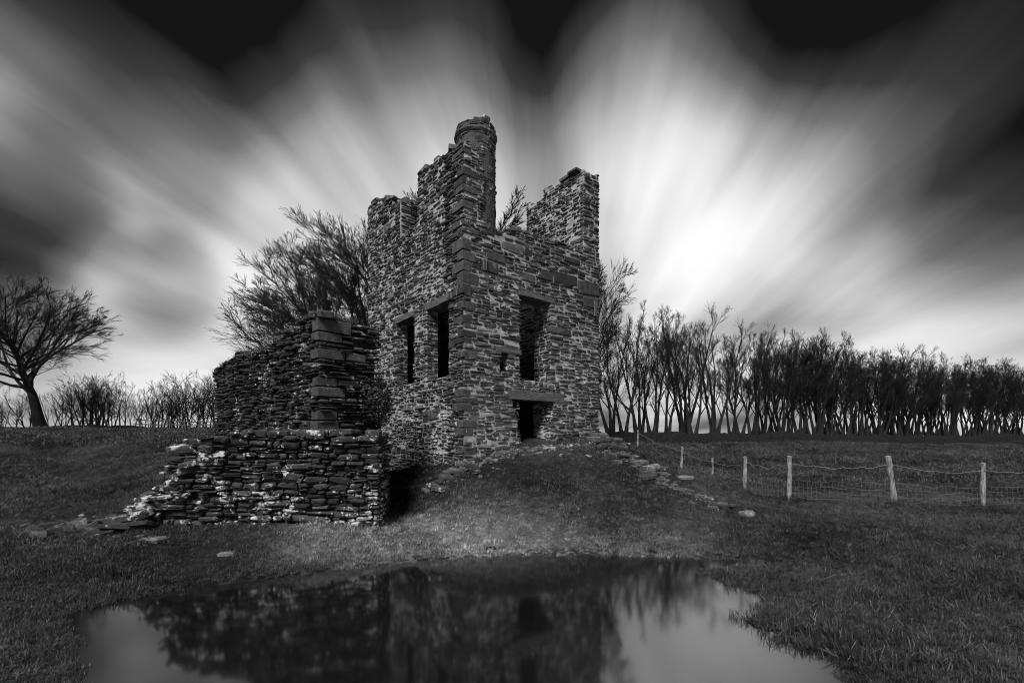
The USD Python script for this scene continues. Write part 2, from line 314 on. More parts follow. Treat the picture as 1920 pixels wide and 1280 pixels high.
def lay(poly, r, lift=(.16, .34), course=(.045, .13), length=(.12, .5), gap=.026, wave=.085, bigs=.06, drop=.0):
    """Random rubble brought to courses: rects of stones filling the polygon (a, z)."""
    a0, z0, a1, z1 = poly.bounds; out = []; z = z0 - .05
    ph = r.uniform(0, 9)
    while z < z1:
        H = r.uniform(*lift); a = a0 - r.uniform(0, .6)
        while a < a1:
            W = r.uniform(.5, 1.5); zz = z
            if r.random() < bigs: hs = [H * r.uniform(.5, .75)]; hs.append(H - hs[0]); ln = (.3, .6)
            else:
                hs = []
                while sum(hs) < H: hs.append(r.uniform(*course))
                hs = list(np.array(hs) * H / sum(hs)); ln = length
            for h in hs:
                zm = zz + h / 2
                for s, e in intervals(poly, zm, a0, a1):
                    s, e = max(s, a), min(e, a + W)
                    x = s
                    while x < e - .04:
                        l = r.uniform(*ln) * (0.55 + 3.2 * h)
                        if e - x - l < .12: l = e - x
                        dz = wave * (math.sin(x * 1.7 + ph + zm * .8) + .6 * math.sin(x * 4.1 + zm * 2.3)) * .5
                        out.append((x + gap / 2, x + l - gap / 2, zz + gap / 2 + dz + r.normal(0, .006), zz + h - gap / 2 + dz + r.normal(0, .006)))
                        x += l
                        if drop and r.random() < drop: out.pop()
                zz += h
            a += W
        z += H
    out = np.array(out)
    return out[(out[:, 1] - out[:, 0] > .04) & (out[:, 3] - out[:, 2] > .015)] if len(out) else out.reshape(0, 4)
def prism(face, poly, d0, d1):
    """Solid slab: polygon in (a,z) from depth d0 (back) to d1."""
    m = trimesh.util.concatenate([trimesh.creation.extrude_polygon(q, 1.0, engine='earcut') for q in getattr(poly, 'geoms', [poly]) if q.area > 1e-4]); v = m.vertices
    return face.at(v[:, 0], v[:, 1], d0 + v[:, 2] * (d1 - d0)), (m.faces if np.cross(face.a, face.n) < 0 else m.faces[:, ::-1])
def rough_block(c, ax, size, r, rough=.6, bev=.02):
    """A loose or corner stone: centre, (3,3) axes rows, size; closed octagonal block, 50 triangles."""
    c, ax, size = np.asarray(c, float), np.asarray(ax, float), np.asarray(size, float)
    o = rings(np.array([size[0]]), np.array([size[1]]), r, rough)[0]; b = min(bev, .3 * size[2])
    ins = o * np.maximum(1 - 2 * bev / size[:2], .5)
    v = []
    for q, d in ((o * .96, -size[2] / 2), (o, size[2] / 2 - b), (ins, size[2] / 2)):
        v.append(np.c_[q, np.full(8, d) + r.normal(0, .06 * size[2] * rough, 8)])
    return c + np.vstack(v) @ ax, BLOCK_F
def yaw(a, tx=0.0, ty=0.0):
    ca, sa = math.cos(a), math.sin(a); m = np.array([[ca, sa, 0], [-sa, ca, 0], [0, 0, 1.0]])
    rx = np.array([[1, 0, 0], [0, math.cos(tx), math.sin(tx)], [0, -math.sin(tx), math.cos(tx)]]); ry = np.array([[math.cos(ty), 0, -math.sin(ty)], [0, 1, 0], [math.sin(ty), 0, math.cos(ty)]])
    return rx @ ry @ m
def seen(v):
    """Rough size in the photograph (pixels across) of a set of vertices, 0 when out of frame."""
    y = np.maximum(v[..., 1], .3); px = 960 + F * v[..., 0] / y; py = HZ - F * (v[..., 2] - EYE) / y
    c = (px.mean(-1) > 0) & (px.mean(-1) < 1920) & (py.mean(-1) > 0) & (py.mean(-1) < 1280)
    return np.sqrt(np.ptp(px, -1) * np.ptp(py, -1)) * c
class Masonry:
    """Collects the stones of one building; the 300 that show largest become parts of their wall, the rest one part."""
    def __init__(s, mat): s.items, s.mat = [], mat
    def add(s, parent, verts, r, show=1.0, lo=0.0, hi=1.0, dark=None):
        tones = np.clip(r.beta(1.5, 1.9, len(verts)) * (hi - lo) + lo, 0, 1)
        for v, t, q in zip(verts, tones, seen(verts) * show): s.items.append((q, parent, v, t))
    def write(s, owner, most=300):
        s.items.sort(key=lambda x: -x[0])
        for q, parent, v, t in s.items[:most]: obj('stone', (v, STONE_F), s.mat, parent, tone=t)
        rest = s.items[most:]
        if rest:
            tag(obj('stonework', cat_meshes([(v, STONE_F) for _, _, v, _ in rest]), s.mat, owner, tone=np.repeat([t for *_, t in rest], 24)), kind='stuff')
def ragged(pts, r, step=.16, amp=.06):
    """Stepped broken top line through pts (a,z)."""
    pts = np.array(pts, float); out = []; a = pts[0, 0]
    while a < pts[-1, 0]:
        b = min(a + r.uniform(.6, 1.4) * step, pts[-1, 0]); z = np.interp((a + b) / 2, pts[:, 0], pts[:, 1]) + r.uniform(-amp, amp)
        out += [(a, z), (b, z)]; a = b
    return out

# ---- the engine house
TH = .6
C = np.array([-1.047, 9.9]); u = np.array([.7816, .6238]); w = np.array([-.6238, .7816]); LF, LS = 4.366, 5.31
tower = thing('engine_house', 'tall roofless ruined stone engine house with a round chimney in its near corner', 'ruined tower')
r = np.random.default_rng(11)
front, left = Face(C, u, -w), Face(C, w, -u)
rightI = Face(C + u * (LF - TH), w, -u)      # inner face of the right wall
rear = Face(C + w * (LS - TH), u, -w)        # inner face of the rear wall
leftI = Face(C + u * TH, w, u)
frontI = Face(C + w * TH, u, w)
win = sbox(1.60, 3.32, 2.52, 5.26); slot = sbox(1.02, 3.42, 1.20, 3.86)
door = Polygon([(1.38, 2.82), (1.40, 2.62), (1.52, 2.45), (1.55, 2.1), (1.60, 1.9), (1.62, 1.2), (2.50, 1.2), (2.48, 2.0), (2.52, 2.35), (2.62, 2.6), (2.66, 2.82)])
ftop = [(0, 8.28), (.16, 8.28), (.17, 8.2), (.40, 8.12), (.42, 7.9), (.56, 7.86), (.57, 7.1), (.50, 7.05), (.48, 6.75), (.62, 6.7)] + ragged([(.66, 6.50), (1.2, 6.60), (1.75, 6.78), (2.6, 6.74), (3.72, 6.88)], r, .25, .05) + ragged([(3.73, 8.98), (LF, 9.08)], r, .2, .05)
fpoly = Polygon([(0, .7), *ftop, (LF, 1.4)]).buffer(0).difference(unary_union([win, slot, door]))
wa, wb = sbox(2.28, 3.34, 3.22, 4.98), sbox(.57, 3.34, 1.55, 4.98)
holes = unary_union([sbox(1.86, 2.47, 2.02, 2.64), sbox(3.36, 6.62, 3.47, 6.96), sbox(2.46, 6.98, 2.60, 7.12), sbox(1.76, 5.1, 1.86, 5.32), sbox(4.1, 5.05, 4.22, 5.2)])
ltop = [(0, 8.28), (.22, 8.26)] + ragged([(.25, 8.30), (.62, 8.32), (1.0, 8.36), (1.29, 8.46)], r, .16, .04) + ragged([(1.30, 8.30), (1.9, 8.45), (2.05, 8.52)], r, .2, .05) + [(2.06, 7.3), (2.5, 7.22), (3.04, 7.3)] + ragged([(3.05, 8.2), (3.4, 8.30), (4.1, 8.66), (4.5, 8.84), (5.0, 8.92), (LS, 8.80)], r, .22, .07)
lpoly = Polygon([(0, .7), *ltop, (LS, .6)]).buffer(0).difference(unary_union([wa, wb, holes]))
core_hole = lambda p, o: p.difference(o.buffer(.045, join_style=2))
fcore = core_hole(Polygon([(0, .5), *ftop, (LF, .9)]).buffer(-.03, join_style=2).buffer(0), unary_union([win, slot, door]))
lcore = core_hole(Polygon([(TH, .4), *[p for p in [(a, z - .03) for a, z in ltop] if p[0] > TH], (LS, .4)]).buffer(0), unary_union([wa.intersection(sbox(TH + .02, 0, 9, 9)), wb.intersection(sbox(TH + .05, 0, 9, 9)), holes]))
f_wall = obj('front_wall', prism(front, fcore, -TH, 0), M['mortar'], tower)
l_wall = obj('side_wall', prism(left, lcore, -.30, 0), M['mortar'], tower)
obj('inner_skin', prism(left, lcore.difference(unary_union([sbox(2.3, 3.3, 4.0, 5.02), sbox(TH + .05, 3.3, 2.05, 5.02)])), -TH, -.30), M['inner_shade'], tower)
rtop = ragged([(TH, 9.05), (1.2, 9.1), (1.56, 9.18)], r, .25, .06) + ragged([(1.57, 8.80), (2.32, 8.92)], r, .3, .08) + ragged([(2.33, 6.4), (3.5, 6.0), (LS, 6.3)], r, .3, .1)
_rp = Polygon([(TH, .6), *rtop, (LS, .6)]).buffer(0)
r_wall = obj('side_wall', prism(rightI, _rp.intersection(sbox(0, 6.5, 9, 12)), -TH, 0), M['mortar'], tower)
obj('side_wall', prism(rightI, _rp.intersection(sbox(0, 0, 9, 6.5)), -TH, 0), M['inner_shade'], tower)
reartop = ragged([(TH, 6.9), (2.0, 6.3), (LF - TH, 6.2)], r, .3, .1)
b_wall = obj('rear_wall', prism(rear, Polygon([(TH, .6), *reartop, (LF - TH, .6)]).buffer(0), -TH, 0), M['inner_shade'], tower)

mas = Masonry(M['tower_stone'])
# dressed corner blocks, alternating long and short
def quoins(z0, zs, long=.46, short=.26, which=None):
    """Rects used on front and left faces, and the blocks themselves."""
    fr, lr = [], []
    for k, (a, b) in enumerate(zs):
        lf, ll = (long, short) if k % 2 else (short, long)
        lf *= r.uniform(.85, 1.15); ll *= r.uniform(.85, 1.15); p = r.uniform(.02, .045)
        ctr2 = C + u * (lf - p) / 2 + w * (ll - p) / 2
        blk = rough_block((ctr2[0], ctr2[1], (a + b) / 2), np.array([[u[0], u[1], 0], [w[0], w[1], 0], [0, 0, 1.0]]), (lf + p, ll + p, b - a - .018), r, .5, .03)
        obj('quoin', blk, M['quoin'], tower, tone=r.uniform(.1, .9)); fr.append(sbox(-.2, a, lf, b)); lr.append(sbox(-.2, a, ll, b))
    return unary_union(fr), unary_union(lr)
zs, z = [], 1.25
while z < 8.12:
    h = r.uniform(.10, .2) if (z < 4.9 or z > 6.0) else r.uniform(.2, .27)
    if 7.35 < z < 7.5: h = .38
    zs.append((z, z + h)); z += h
keep = [q for q in zs if (q[1] - q[0] > .17 and r.random() < .75) or r.random() < .38]
qf, ql = quoins(0, keep, .36, .21)
# big dressed blocks set in the front wall at the bob level
big = [(1.62, 2.05, 5.62, 5.83), (2.12, 2.62, 5.78, 6.0), (2.66, 3.50, 5.80, 6.10), (3.53, 4.36, 5.70, 6.06), (3.70, 4.34, 5.38, 5.66), (.62, 1.15, 5.86, 6.08), (1.12, 1.52, 3.88, 4.06), (2.1, 2.5, 6.15, 6.3), (3.0, 3.6, 6.4, 6.55), (.48, .92, 5.58, 5.84)]
bigp = unary_union([sbox(b[0], b[2], b[1], b[3]) for b in big])
for v in make_stones(front, np.array([(a + .008, b - .008, c + .008, d - .008) for a, b, c, d in big]), r, (.02, .05), rough=.35): obj('dressed_block', (v, STONE_F), M['quoin'], f_wall, tone=r.uniform(.1, .8))
lint = [(1.50, 2.68, 5.26, 5.42), (.86, 1.60, 3.86, 3.98), (1.22, 2.98, 2.82, 3.02)]
lintp = unary_union([sbox(b[0], b[2], b[1], b[3]) for b in lint])
llint = [(2.20, 3.34, 4.98, 5.12), (.40, 1.66, 4.98, 5.13)]
llintp = unary_union([sbox(b[0], b[2], b[1], b[3]) for b in llint])
def beam(face, a0, a1, z0, z1, d0, d1, r):
    m = trimesh.creation.box([a1 - a0, z1 - z0, d1 - d0]); m = m.subdivide().subdivide(); v = m.vertices + [(a0 + a1) / 2, (z0 + z1) / 2, (d0 + d1) / 2]
    v = v + (meshkit.noise(v * 7, 4)[:, None] - .5) * .022 + (meshkit.noise(v * [2, 18, 18], 5)[:, None] - .5) * .014
    return face.at(v[:, 0], v[:, 1], v[:, 2]), (m.faces if np.cross(face.a, face.n) < 0 else m.faces[:, ::-1])
for b in lint: obj('lintel', beam(front, *b, -.42, .035, r), M['timber'], f_wall)
for b in llint: obj('lintel', beam(left, *b, -.42, .035, r), M['timber'], l_wall)
mas.add(f_wall, make_stones(front, lay(fpoly.difference(unary_union([qf, bigp, lintp])), r), r), r)
mas.add(l_wall, make_stones(left, lay(lpoly.difference(unary_union([ql, llintp])), r, course=(.05, .12), length=(.14, .42)), r), r, .8)
def jamb(face, a, z0, z1, side, parent, depth=TH):
    """Stones on the side of an opening: a plane across the wall's depth."""
    f = Face(face.o + face.a * (a - .045 * side) - face.n * depth, face.n, face.a * side)
    mas.add(parent, make_stones(f, lay(sbox(0, z0, depth - .02, z1), r, length=(.15, .3)), r, (.01, .05), back=.05), r, .6)
for a0, z0, a1, z1, fc, pr, dp in ((1.6, 3.32, 2.52, 5.26, front, f_wall, TH), (1.6, 1.3, 2.5, 2.8, front, f_wall, TH), (1.02, 3.42, 1.2, 3.86, front, f_wall, TH), (2.28, 3.34, 3.22, 4.98, left, l_wall, .30), (.57, 3.34, 1.55, 4.98, left, l_wall, .30)):
    jamb(fc, a1, z0, z1, -1, pr, dp); jamb(fc, a0, z0, z1, 1, pr, dp)
# broken end of the left wall's far part, seen across the gap, and the gap's other end
fe = Face(C + w * 3.05 + u * TH, -u, -w)
mas.add(l_wall, make_stones(fe, lay(sbox(0, 7.2, TH, 8.25), r), r), r, .8)
fe2 = Face(C + w * 2.05, u, w); mas.add(l_wall, make_stones(fe2, lay(sbox(0, 7.2, TH, 8.4), r), r), r, .1)
# right wall seen over the front wall, its broken end, inner faces
mas.add(r_wall, make_stones(rightI, lay(Polygon([(0, 6.3), (0, 9.0), *rtop[0:], (LS, 6.0)]).buffer(0).intersection(sbox(0, 6.2, 2.34, 9.4)), r, course=(.05, .11), length=(.14, .4)), r), r, .8)
im = Masonry(M['inner_shade'])
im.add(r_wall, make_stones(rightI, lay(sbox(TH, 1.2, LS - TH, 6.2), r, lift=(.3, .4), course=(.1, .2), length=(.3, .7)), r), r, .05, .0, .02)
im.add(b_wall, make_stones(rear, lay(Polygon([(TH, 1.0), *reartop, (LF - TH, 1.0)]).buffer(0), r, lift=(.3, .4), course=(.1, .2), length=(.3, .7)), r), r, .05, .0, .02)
ro = Face(C + u * LF, w, u); mas.add(r_wall, make_stones(ro, lay(sbox(0, 1.6, 1.2, 9.0), r), r, (.0, .05)), r, .05)
# inner side of the corner pier, above the front wall's broken top
pf = Face(C + u * .57, w, u)
mas.add(f_wall, make_stones(pf, lay(sbox(0, 6.6, TH, 7.85), r), r, (-.03, .02)), r, .6)
# loose stones along the broken tops
def caps(face, pts, depth, parent, r, n, mat, size=(.22, .5), hi=.12, lift=.0):
    pts = np.array(pts); L = pts[-1, 0] - pts[0, 0]; ang = math.atan2(face.a[1], face.a[0])
    for k in range(n):
        a = pts[0, 0] + L * (k + r.uniform(0, 1)) / n; zz = np.interp(a, pts[:, 0], pts[:, 1]); d = -r.uniform(.1, depth - .1)
        h = r.uniform(.06, hi); c = face.at(np.array(a), np.array(zz + h * .3 + lift), d)
        obj('coping_stone', rough_block(c, yaw(ang + r.normal(0, .25), r.normal(0, .09), r.normal(0, .09)), (r.uniform(*size), r.uniform(.25, .42), h), r, .9), mat, parent, tone=r.uniform(.1, .8))
caps(front, ftop[11:-8], TH, f_wall, r, 13, M['tower_stone'])
caps(front, [(3.78, 9.0), (LF, 9.05)], TH, f_wall, r, 4, M['tower_stone'])
caps(left, [(0.35, 8.26), (1.25, 8.4)], TH, l_wall, r, 5, M['tower_stone'])
caps(left, [(1.32, 8.3), (2.0, 8.45)], TH, l_wall, r, 4, M['tower_stone'])
caps(left, [(3.1, 8.22), (4.1, 8.66), (5.2, 8.85)], TH, l_wall, r, 11, M['tower_stone'])
caps(rightI, [(TH, 9.05), (1.5, 9.15)], TH, r_wall, r, 5, M['tower_stone'])
caps(rightI, [(1.6, 8.82), (2.25, 8.9)], TH, r_wall, r, 4, M['tower_stone'])
# ragged spur at the right-hand corner
for k in range(26):
    zc = 2.1 + k * .105; out = .02 + .26 * math.exp(-((zc - 3.55) / .55) ** 2) + r.uniform(-.03, .03)
    c = C + u * (LF + out / 2 - .1) + w * r.uniform(.25, .45)
    obj('spur_stone', rough_block((c[0], c[1], zc), yaw(math.atan2(u[1], u[0]) + r.normal(0, .08), 0, r.normal(0, .05)), (out + .34, .5, .098), r, .8), M['tower_stone'], f_wall, tone=r.uniform(0, .5))
# chimney
CH = np.array([-.835, 10.68]); R0 = .445
prof = [(R0 + .02, 6.0), (R0 + .015, 7.0), (R0, 8.3), (R0 - .005, 8.70), (R0 + .025, 8.72), (R0 + .048, 8.76), (R0 + .04, 8.80), (R0 + .005, 8.83), (R0, 8.91), (R0 - .04, 8.93), (R0 - .17, 8.93), (R0 - .17, 6.5)]
fine = []
for (r1, z1), (r2, z2) in zip(prof, prof[1:]):
    n = max(1, int(abs(z2 - z1) / .12))
    for k in range(n): fine.append((r1 + (r2 - r1) * k / n, z1 + (z2 - z1) * k / n))
fine.append(prof[-1]); fine = np.array(fine); NS = 56
th = np.arange(NS) / NS * 2 * np.pi
cv = np.stack([np.stack([fine[:, :1] * np.cos(th), fine[:, :1] * np.sin(th)], -1)[..., 0], np.stack([fine[:, :1] * np.cos(th), fine[:, :1] * np.sin(th)], -1)[..., 1], np.repeat(fine[:, 1:], NS, 1)], -1)
nz = (meshkit.fbm(cv * [6, 6, 10], 4, 2) - .5) * .05; rr = np.hypot(cv[..., 0], cv[..., 1])[..., None]
cv = cv * np.concatenate([1 + nz[..., None] / rr] * 2 + [np.ones_like(rr)], -1)
q = np.arange(len(fine) - 1)[:, None] * NS + np.arange(NS)[None]; q2 = np.arange(len(fine) - 1)[:, None] * NS + (np.arange(NS)[None] + 1) % NS
m_ch = (cv.reshape(-1, 3) + [CH[0], CH[1], 0], np.stack([q, q2, q2 + NS, q + NS], -1).reshape(-1, 4))
chim = obj('chimney', m_ch, M['render'], tower, False, .45)
_rc = lay(sbox(0, 6.2, 2 * np.pi * R0, 8.69), r, lift=(.12, .2), course=(.06, .1), length=(.12, .3), gap=.014, wave=.02, bigs=.1)
for lo_, hi_, pr_ in ((6.2, 8.69, .0), (8.84, 8.92, .005)):
    rc = _rc if pr_ == 0 else lay(sbox(0, lo_, 2 * np.pi * R0, hi_), r, lift=(.075, .085), course=(.07, .08), length=(.2, .4), gap=.01, wave=0)
    sv = make_stones(Face((0, 0), (1, 0), (0, 1)), rc, r, (.002, .02), back=.05, rough=1.0, bevel=.01); t_ = sv[..., 0] / R0; q_ = R0 + pr_ + sv[..., 1]
    mas.add(chim, np.stack([CH[0] + q_ * np.cos(-t_), CH[1] + q_ * np.sin(-t_), sv[..., 2]], -1), r, .8, .1, .6)
mas.write(tower); im.write(tower, 0)
for k in range(14):
    a = k / 14 * 2 * np.pi + r.uniform(-.08, .08); h = r.uniform(.02, .045) + (.11 * r.random() + .03 if -1.5 < ((a + np.pi) % (2 * np.pi) - np.pi) < -.3 else 0)
    obj('cap_stone', rough_block((CH[0] + math.cos(a) * (R0 - .1), CH[1] + math.sin(a) * (R0 - .1), 8.92 + h / 2), yaw(a + np.pi / 2, r.normal(0, .06), r.normal(0, .06)), (.19, .22, h), r, .7), M['tower_stone'], chim, tone=r.uniform(.1, .6))
# iron cramps let into the wall
def tube_mesh(pts, rad, sides=6):
    p = np.asarray(pts, float); t = np.gradient(p, axis=0); t /= np.linalg.norm(t, axis=1, keepdims=True) + 1e-12
    a = np.cross(t, np.where(np.abs(t[:, 2:]) < .9, [0, 0, 1.], [1., 0, 0])); a /= np.linalg.norm(a, axis=1, keepdims=True) + 1e-12; b = np.cross(t, a)
    an = np.arange(sides) * 2 * np.pi / sides; rad = np.broadcast_to(rad, (len(p),))[:, None, None]
    v = (p[:, None] + rad * (np.cos(an)[None, :, None] * a[:, None] + np.sin(an)[None, :, None] * b[:, None])).reshape(-1, 3)
    i, j = np.meshgrid(np.arange(len(p) - 1), np.arange(sides), indexing='ij'); k = (j + 1) % sides
    f = np.stack([i * sides + j, i * sides + k, (i + 1) * sides + k, (i + 1) * sides + j], -1).reshape(-1, 4)
    return v, np.vstack([f[:, [0, 2, 1]], f[:, [0, 3, 2]]])
for fc, a, z0, z1, wd in ((front, .52, 5.58, 5.92, .06), (front, 4.12, 5.18, 5.58, .06), (left, .5, 5.0, 5.18, .05), (left, .12, 4.96, 5.25, .0)):
    if wd:
        pts = [(a - wd / 2, z0), (a - wd / 2, z1 - .04), (a - wd * .3, z1), (a + wd * .3, z1), (a + wd / 2, z1 - .04), (a + wd / 2, z0 + .02), (a + wd * .2, z0)]
    else: pts = [(a, z0), (a - .02, z0 + .1), (a - .08, z1)]
    obj('iron_cramp', tube_mesh(fc.at(np.array([p[0] for p in pts]), np.array([p[1] for p in pts]), .085), .012), M['iron'], tower)

# ---- the ruined outbuilding wall in front
annex = thing('ruined_wall', 'low dark ruined outbuilding wall with dressed corner, standing on a broken lichened footing left of the tower', 'ruined wall')
r = np.random.default_rng(23)
A0 = np.array([-3.505, 8.4]); aw = np.array([-.72, .695]); aw /= np.linalg.norm(aw); au = np.array([aw[1], -aw[0]]); AL, AT = 6.7, 1.27
aside, aend = Face(A0, aw, -au), Face(A0, au, -aw)
atop = ragged([(0, 4.10), (.5, 4.15), (1.0, 4.08), (1.7, 3.95), (2.2, 3.98), (3.0, 3.86), (4.2, 3.92), (5.3, 3.95), (6.2, 3.92), (AL, 3.72)], r, .3, .05)
apoly = Polygon([(0, .9), *atop, (AL, .9)]).buffer(0)
etop = ragged([(0, 4.14), (.7, 4.10), (AT, 3.98)], r, .2, .05)
epoly = Polygon([(0, .9), *etop, (AT - .02, 3.6), (AT - .1, 3.4), (AT + .02, 3.1), (AT - .14, 2.95), (AT - .05, 2.6), (AT, 2.3), (AT, .9)]).buffer(0)
a_wall = obj('side_wall', prism(aside, Polygon([(.0, .5), *[(a, z - .04) for a, z in atop], (AL, .5)]).buffer(0).intersection(sbox(.07, 0, 20, 9)), -AT + .12, -.06), M['earth'], annex)
am = Masonry(M['annex_stone'])
afr, aer = [], []
for k, (za, zb) in enumerate([(3.86, 4.1), (3.68, 3.85), (3.36, 3.54), (2.86, 3.03), (2.67, 2.85), (2.24, 2.42), (2.04, 2.23)]):
    lf, ll = [(.62, .22), (.44, .26), (.50, .30), (.34, .20), (.50, .28), (.34, .24), (.38, .30)][k]; p = .03
    c = A0 + au * (lf - p) / 2 + aw * (ll - p) / 2
    obj('quoin', rough_block((c[0], c[1], (za + zb) / 2), np.array([[au[0], au[1], 0], [aw[0], aw[1], 0], [0, 0, 1.]]), (lf + p, ll + p, zb - za - .02), r, .15, .015), M['quoin'], annex, tone=r.uniform(.3, 1.0))
    aer.append(sbox(-.2, za, lf, zb)); afr.append(sbox(-.2, za, ll, zb))
b2 = make_stones(aend, np.array([(.53, .92, 3.37, 3.53), (.36, .78, 2.90, 3.0)]), r, (.02, .04), rough=.25)
for v in b2: obj('dressed_block', (v, STONE_F), M['quoin'], annex, tone=.8)
aer += [sbox(.52, 3.36, .93, 3.54), sbox(.35, 2.89, .79, 3.01)]
am.add(a_wall, make_stones(aside, lay(apoly.difference(unary_union(afr)), r, lift=(.18, .3), course=(.05, .12), length=(.1, .42), wave=.09, drop=.02), r, (.0, .11), back=.16, rock=.06, rough=2.0), r)
am.add(a_wall, make_stones(aend, lay(epoly.difference(unary_union(aer)), r, lift=(.14, .24), course=(.04, .11), length=(.16, .6), wave=.05, drop=.02), r, (.0, .11), back=.2, rock=.04, rough=1.8), r)
# footing
Pa = np.array([-2.28, 8.0]); fd = np.array([-.9855, -.17]); fd /= np.linalg.norm(fd); fn = np.array([fd[1], -fd[0]]); fn = fn if fn[1] < 0 else -fn
foot = Face(Pa, fd, fn)
def pa(px, py):
    k = (px - 960) / F; a = (Pa[0] - k * Pa[1]) / (k * fd[1] - fd[0]); Y = Pa[1] + a * fd[1]; return a, EYE - (py - HZ) / F * Y
ptop = [pa(712, 814), pa(650, 812), pa(600, 817), pa(540, 813), pa(470, 815), pa(412, 819), pa(409, 826), pa(362, 828), pa(360, 838), pa(330, 842), pa(326, 862), pa(300, 866), pa(297, 890), pa(330, 898), pa(322, 910), pa(282, 922), pa(276, 935), pa(240, 950), pa(225, 968), pa(206, 982)]
_pt = []
for (a_, z_), (b_, y_) in zip(ptop, ptop[1:]):
    _pt += [(a_, z_)] + [(a_ + (b_ - a_) * q + r.uniform(-.03, .03), z_ + (y_ - z_) * q + r.uniform(-.07, .05)) for q in (np.arange(1, 5) / 5 if abs(b_ - a_) > .35 else [])]
ppoly = Polygon([(0, .1), *_pt, ptop[-1], (pa(206, 982)[0], .1)]).buffer(0)
ppoly = max(getattr(ppoly, 'geoms', [ppoly]), key=lambda q: q.area)
f_core = obj('footing', prism(foot, ppoly.buffer(-.06, join_style=2), -1.5, -.07), M['earth'], annex)
fm = Masonry(M['footing_stone'])
fm.add(f_core, make_stones(foot, lay(ppoly, r, lift=(.16, .30), course=(.05, .16), length=(.10, .42), gap=.022, wave=.10, drop=.02, bigs=.10), r, (.0, .09), back=.22, rough=2.4, rock=.07, bevel=.035), r, 1.0)
fend = Face(Pa - fn * 1.5, fn, -fd)
fm.add(f_core, make_stones(foot, lay(ppoly.buffer(-.04), r, lift=(.16, .30), course=(.05, .12), length=(.12, .4), gap=.012, wave=.10), r, (-.065, -.015), back=.12, rough=1.4, rock=.04), r, .02, 0, .5)
am.add(a_wall, make_stones(aside, lay(apoly, r, course=(.04, .1), length=(.1, .35), gap=.012), r, (-.055, -.012), back=.12), r, .02, 0, .5)
fm.add(f_core, make_stones(fend, lay(sbox(0, .2, 1.5, 1.93), r, lift=(.16, .26), length=(.2, .6)), r, (.0, .07), back=.15), r, .5)
am.write(annex, 140); fm.write(annex, 160)
pt = np.array(ptop)
for k in range(46):      # the slumped left end
    q = r.random(); a = 2.95 + 1.35 * q + r.normal(0, .06); zz = np.interp(a, [2.95, 3.25, 3.5, 3.85, 4.4], [1.72, 1.25, .95, .72, .48]) - r.uniform(0, .18); h = r.uniform(.04, .12)
    c = foot.at(np.array(a), np.array(zz), r.uniform(-.45, .12))
    obj('slumped_stone', rough_block(c, yaw(math.atan2(fd[1], fd[0]) + r.normal(0, .5), r.normal(0, .2), r.normal(.2, .2)), (r.uniform(.15, .5), r.uniform(.12, .35), h), r, 1.0), M['footing_stone'], annex, tone=r.uniform(.1, .9))
for k in range(44):      # slabs lying along the footing's ledge and its stepped end
    a = r.uniform(1.6, 3.9) if k < 22 else r.uniform(0.1, 1.8); zz = np.interp(a, pt[:, 0], pt[:, 1]) if a < 3.0 else np.interp(a, pt[:, 0], np.minimum.accumulate(pt[:, 1]))
    h = r.uniform(.05, .11); d = -r.uniform(.1, .5); c = foot.at(np.array(a), np.array(zz + h * .2), d)
    obj('coping_stone', rough_block(c, yaw(math.atan2(fd[1], fd[0]) + r.normal(0, .3), r.normal(0, .08), r.normal(0, .08)), (r.uniform(.18, .55), r.uniform(.18, .4), h), r, .9), M['footing_stone'], annex, tone=r.uniform(.3, 1))
caps(aside, atop, .6, annex, r, 22, M['annex_stone'], (.2, .5), .14)
caps(aend, etop, .7, annex, r, 5, M['annex_stone'], (.3, .5), .12)

# ------------------------------------------------------------------ fallen stones
_ones = 'first second third fourth fifth sixth seventh eighth ninth tenth eleventh twelfth thirteenth fourteenth fifteenth sixteenth seventeenth eighteenth nineteenth'.split()
def ordinal(k):
    if k < 19: return _ones[k]
    t_, o_ = divmod(k + 1, 10); T_ = {2: 'twent', 3: 'thirt', 4: 'fort', 5: 'fift', 6: 'sixt', 7: 'sevent'}[t_]
    return T_ + 'ieth' if o_ == 0 else T_ + 'y-' + _ones[o_ - 1]
r = np.random.default_rng(31)
heap = {}
def loose(px, Y, size, label, cat='stone', group=None, rotz=None, tilt=.15, tone=None, name='fallen_stone', sink=.48, mat='loose'):
    x = P2(px, Y); z = gz(x, Y); t = thing(name, label, cat, (x, Y, z), group=group); heap.setdefault((group, label), []).append((px, t))
    blk = rough_block((0, 0, size[2] * (.5 - sink)), yaw(r.uniform(0, 6) if rotz is None else rotz, r.normal(0, tilt), r.normal(0, tilt)), size, r, .9, .025)
    obj('block', blk, M[mat], t, tone=r.uniform(0, .6) if tone is None else tone)
for k in range(34):
    q = r.random(); px = 1105 + q * 120 + r.normal(0, 14); Y = 12.35 - q * 1.0 + r.normal(0, .35)
    loose(px, Y, (r.uniform(.2, .65), r.uniform(.15, .4), r.uniform(.04, .11)), 'flat slab in the spill below the tower\'s right corner', group='slabs spilling from the right corner', rotz=r.normal(.5, .3), tilt=.08)
for k in range(22):
    q = r.random(); px = 1195 + q * 150 + r.normal(0, 10); Y = 11.3 - q * 1.6 + r.normal(0, .2)
    loose(px, Y, (r.uniform(.18, .45), r.uniform(.15, .3), r.uniform(.05, .1)), 'small slab in the bare patch right of the mound', group='slabs in the bare patch', tilt=.1)
for k in range(20):
    q = r.random(); px = 880 + q * 240; Y = 9.85 + q * 2.1 - r.uniform(.05, .4)
    loose(px, Y, (r.uniform(.15, .4), r.uniform(.12, .25), r.uniform(.05, .1)), 'small stone at the foot of the tower\'s front wall', group='stones at the foot of the front wall', tilt=.1)
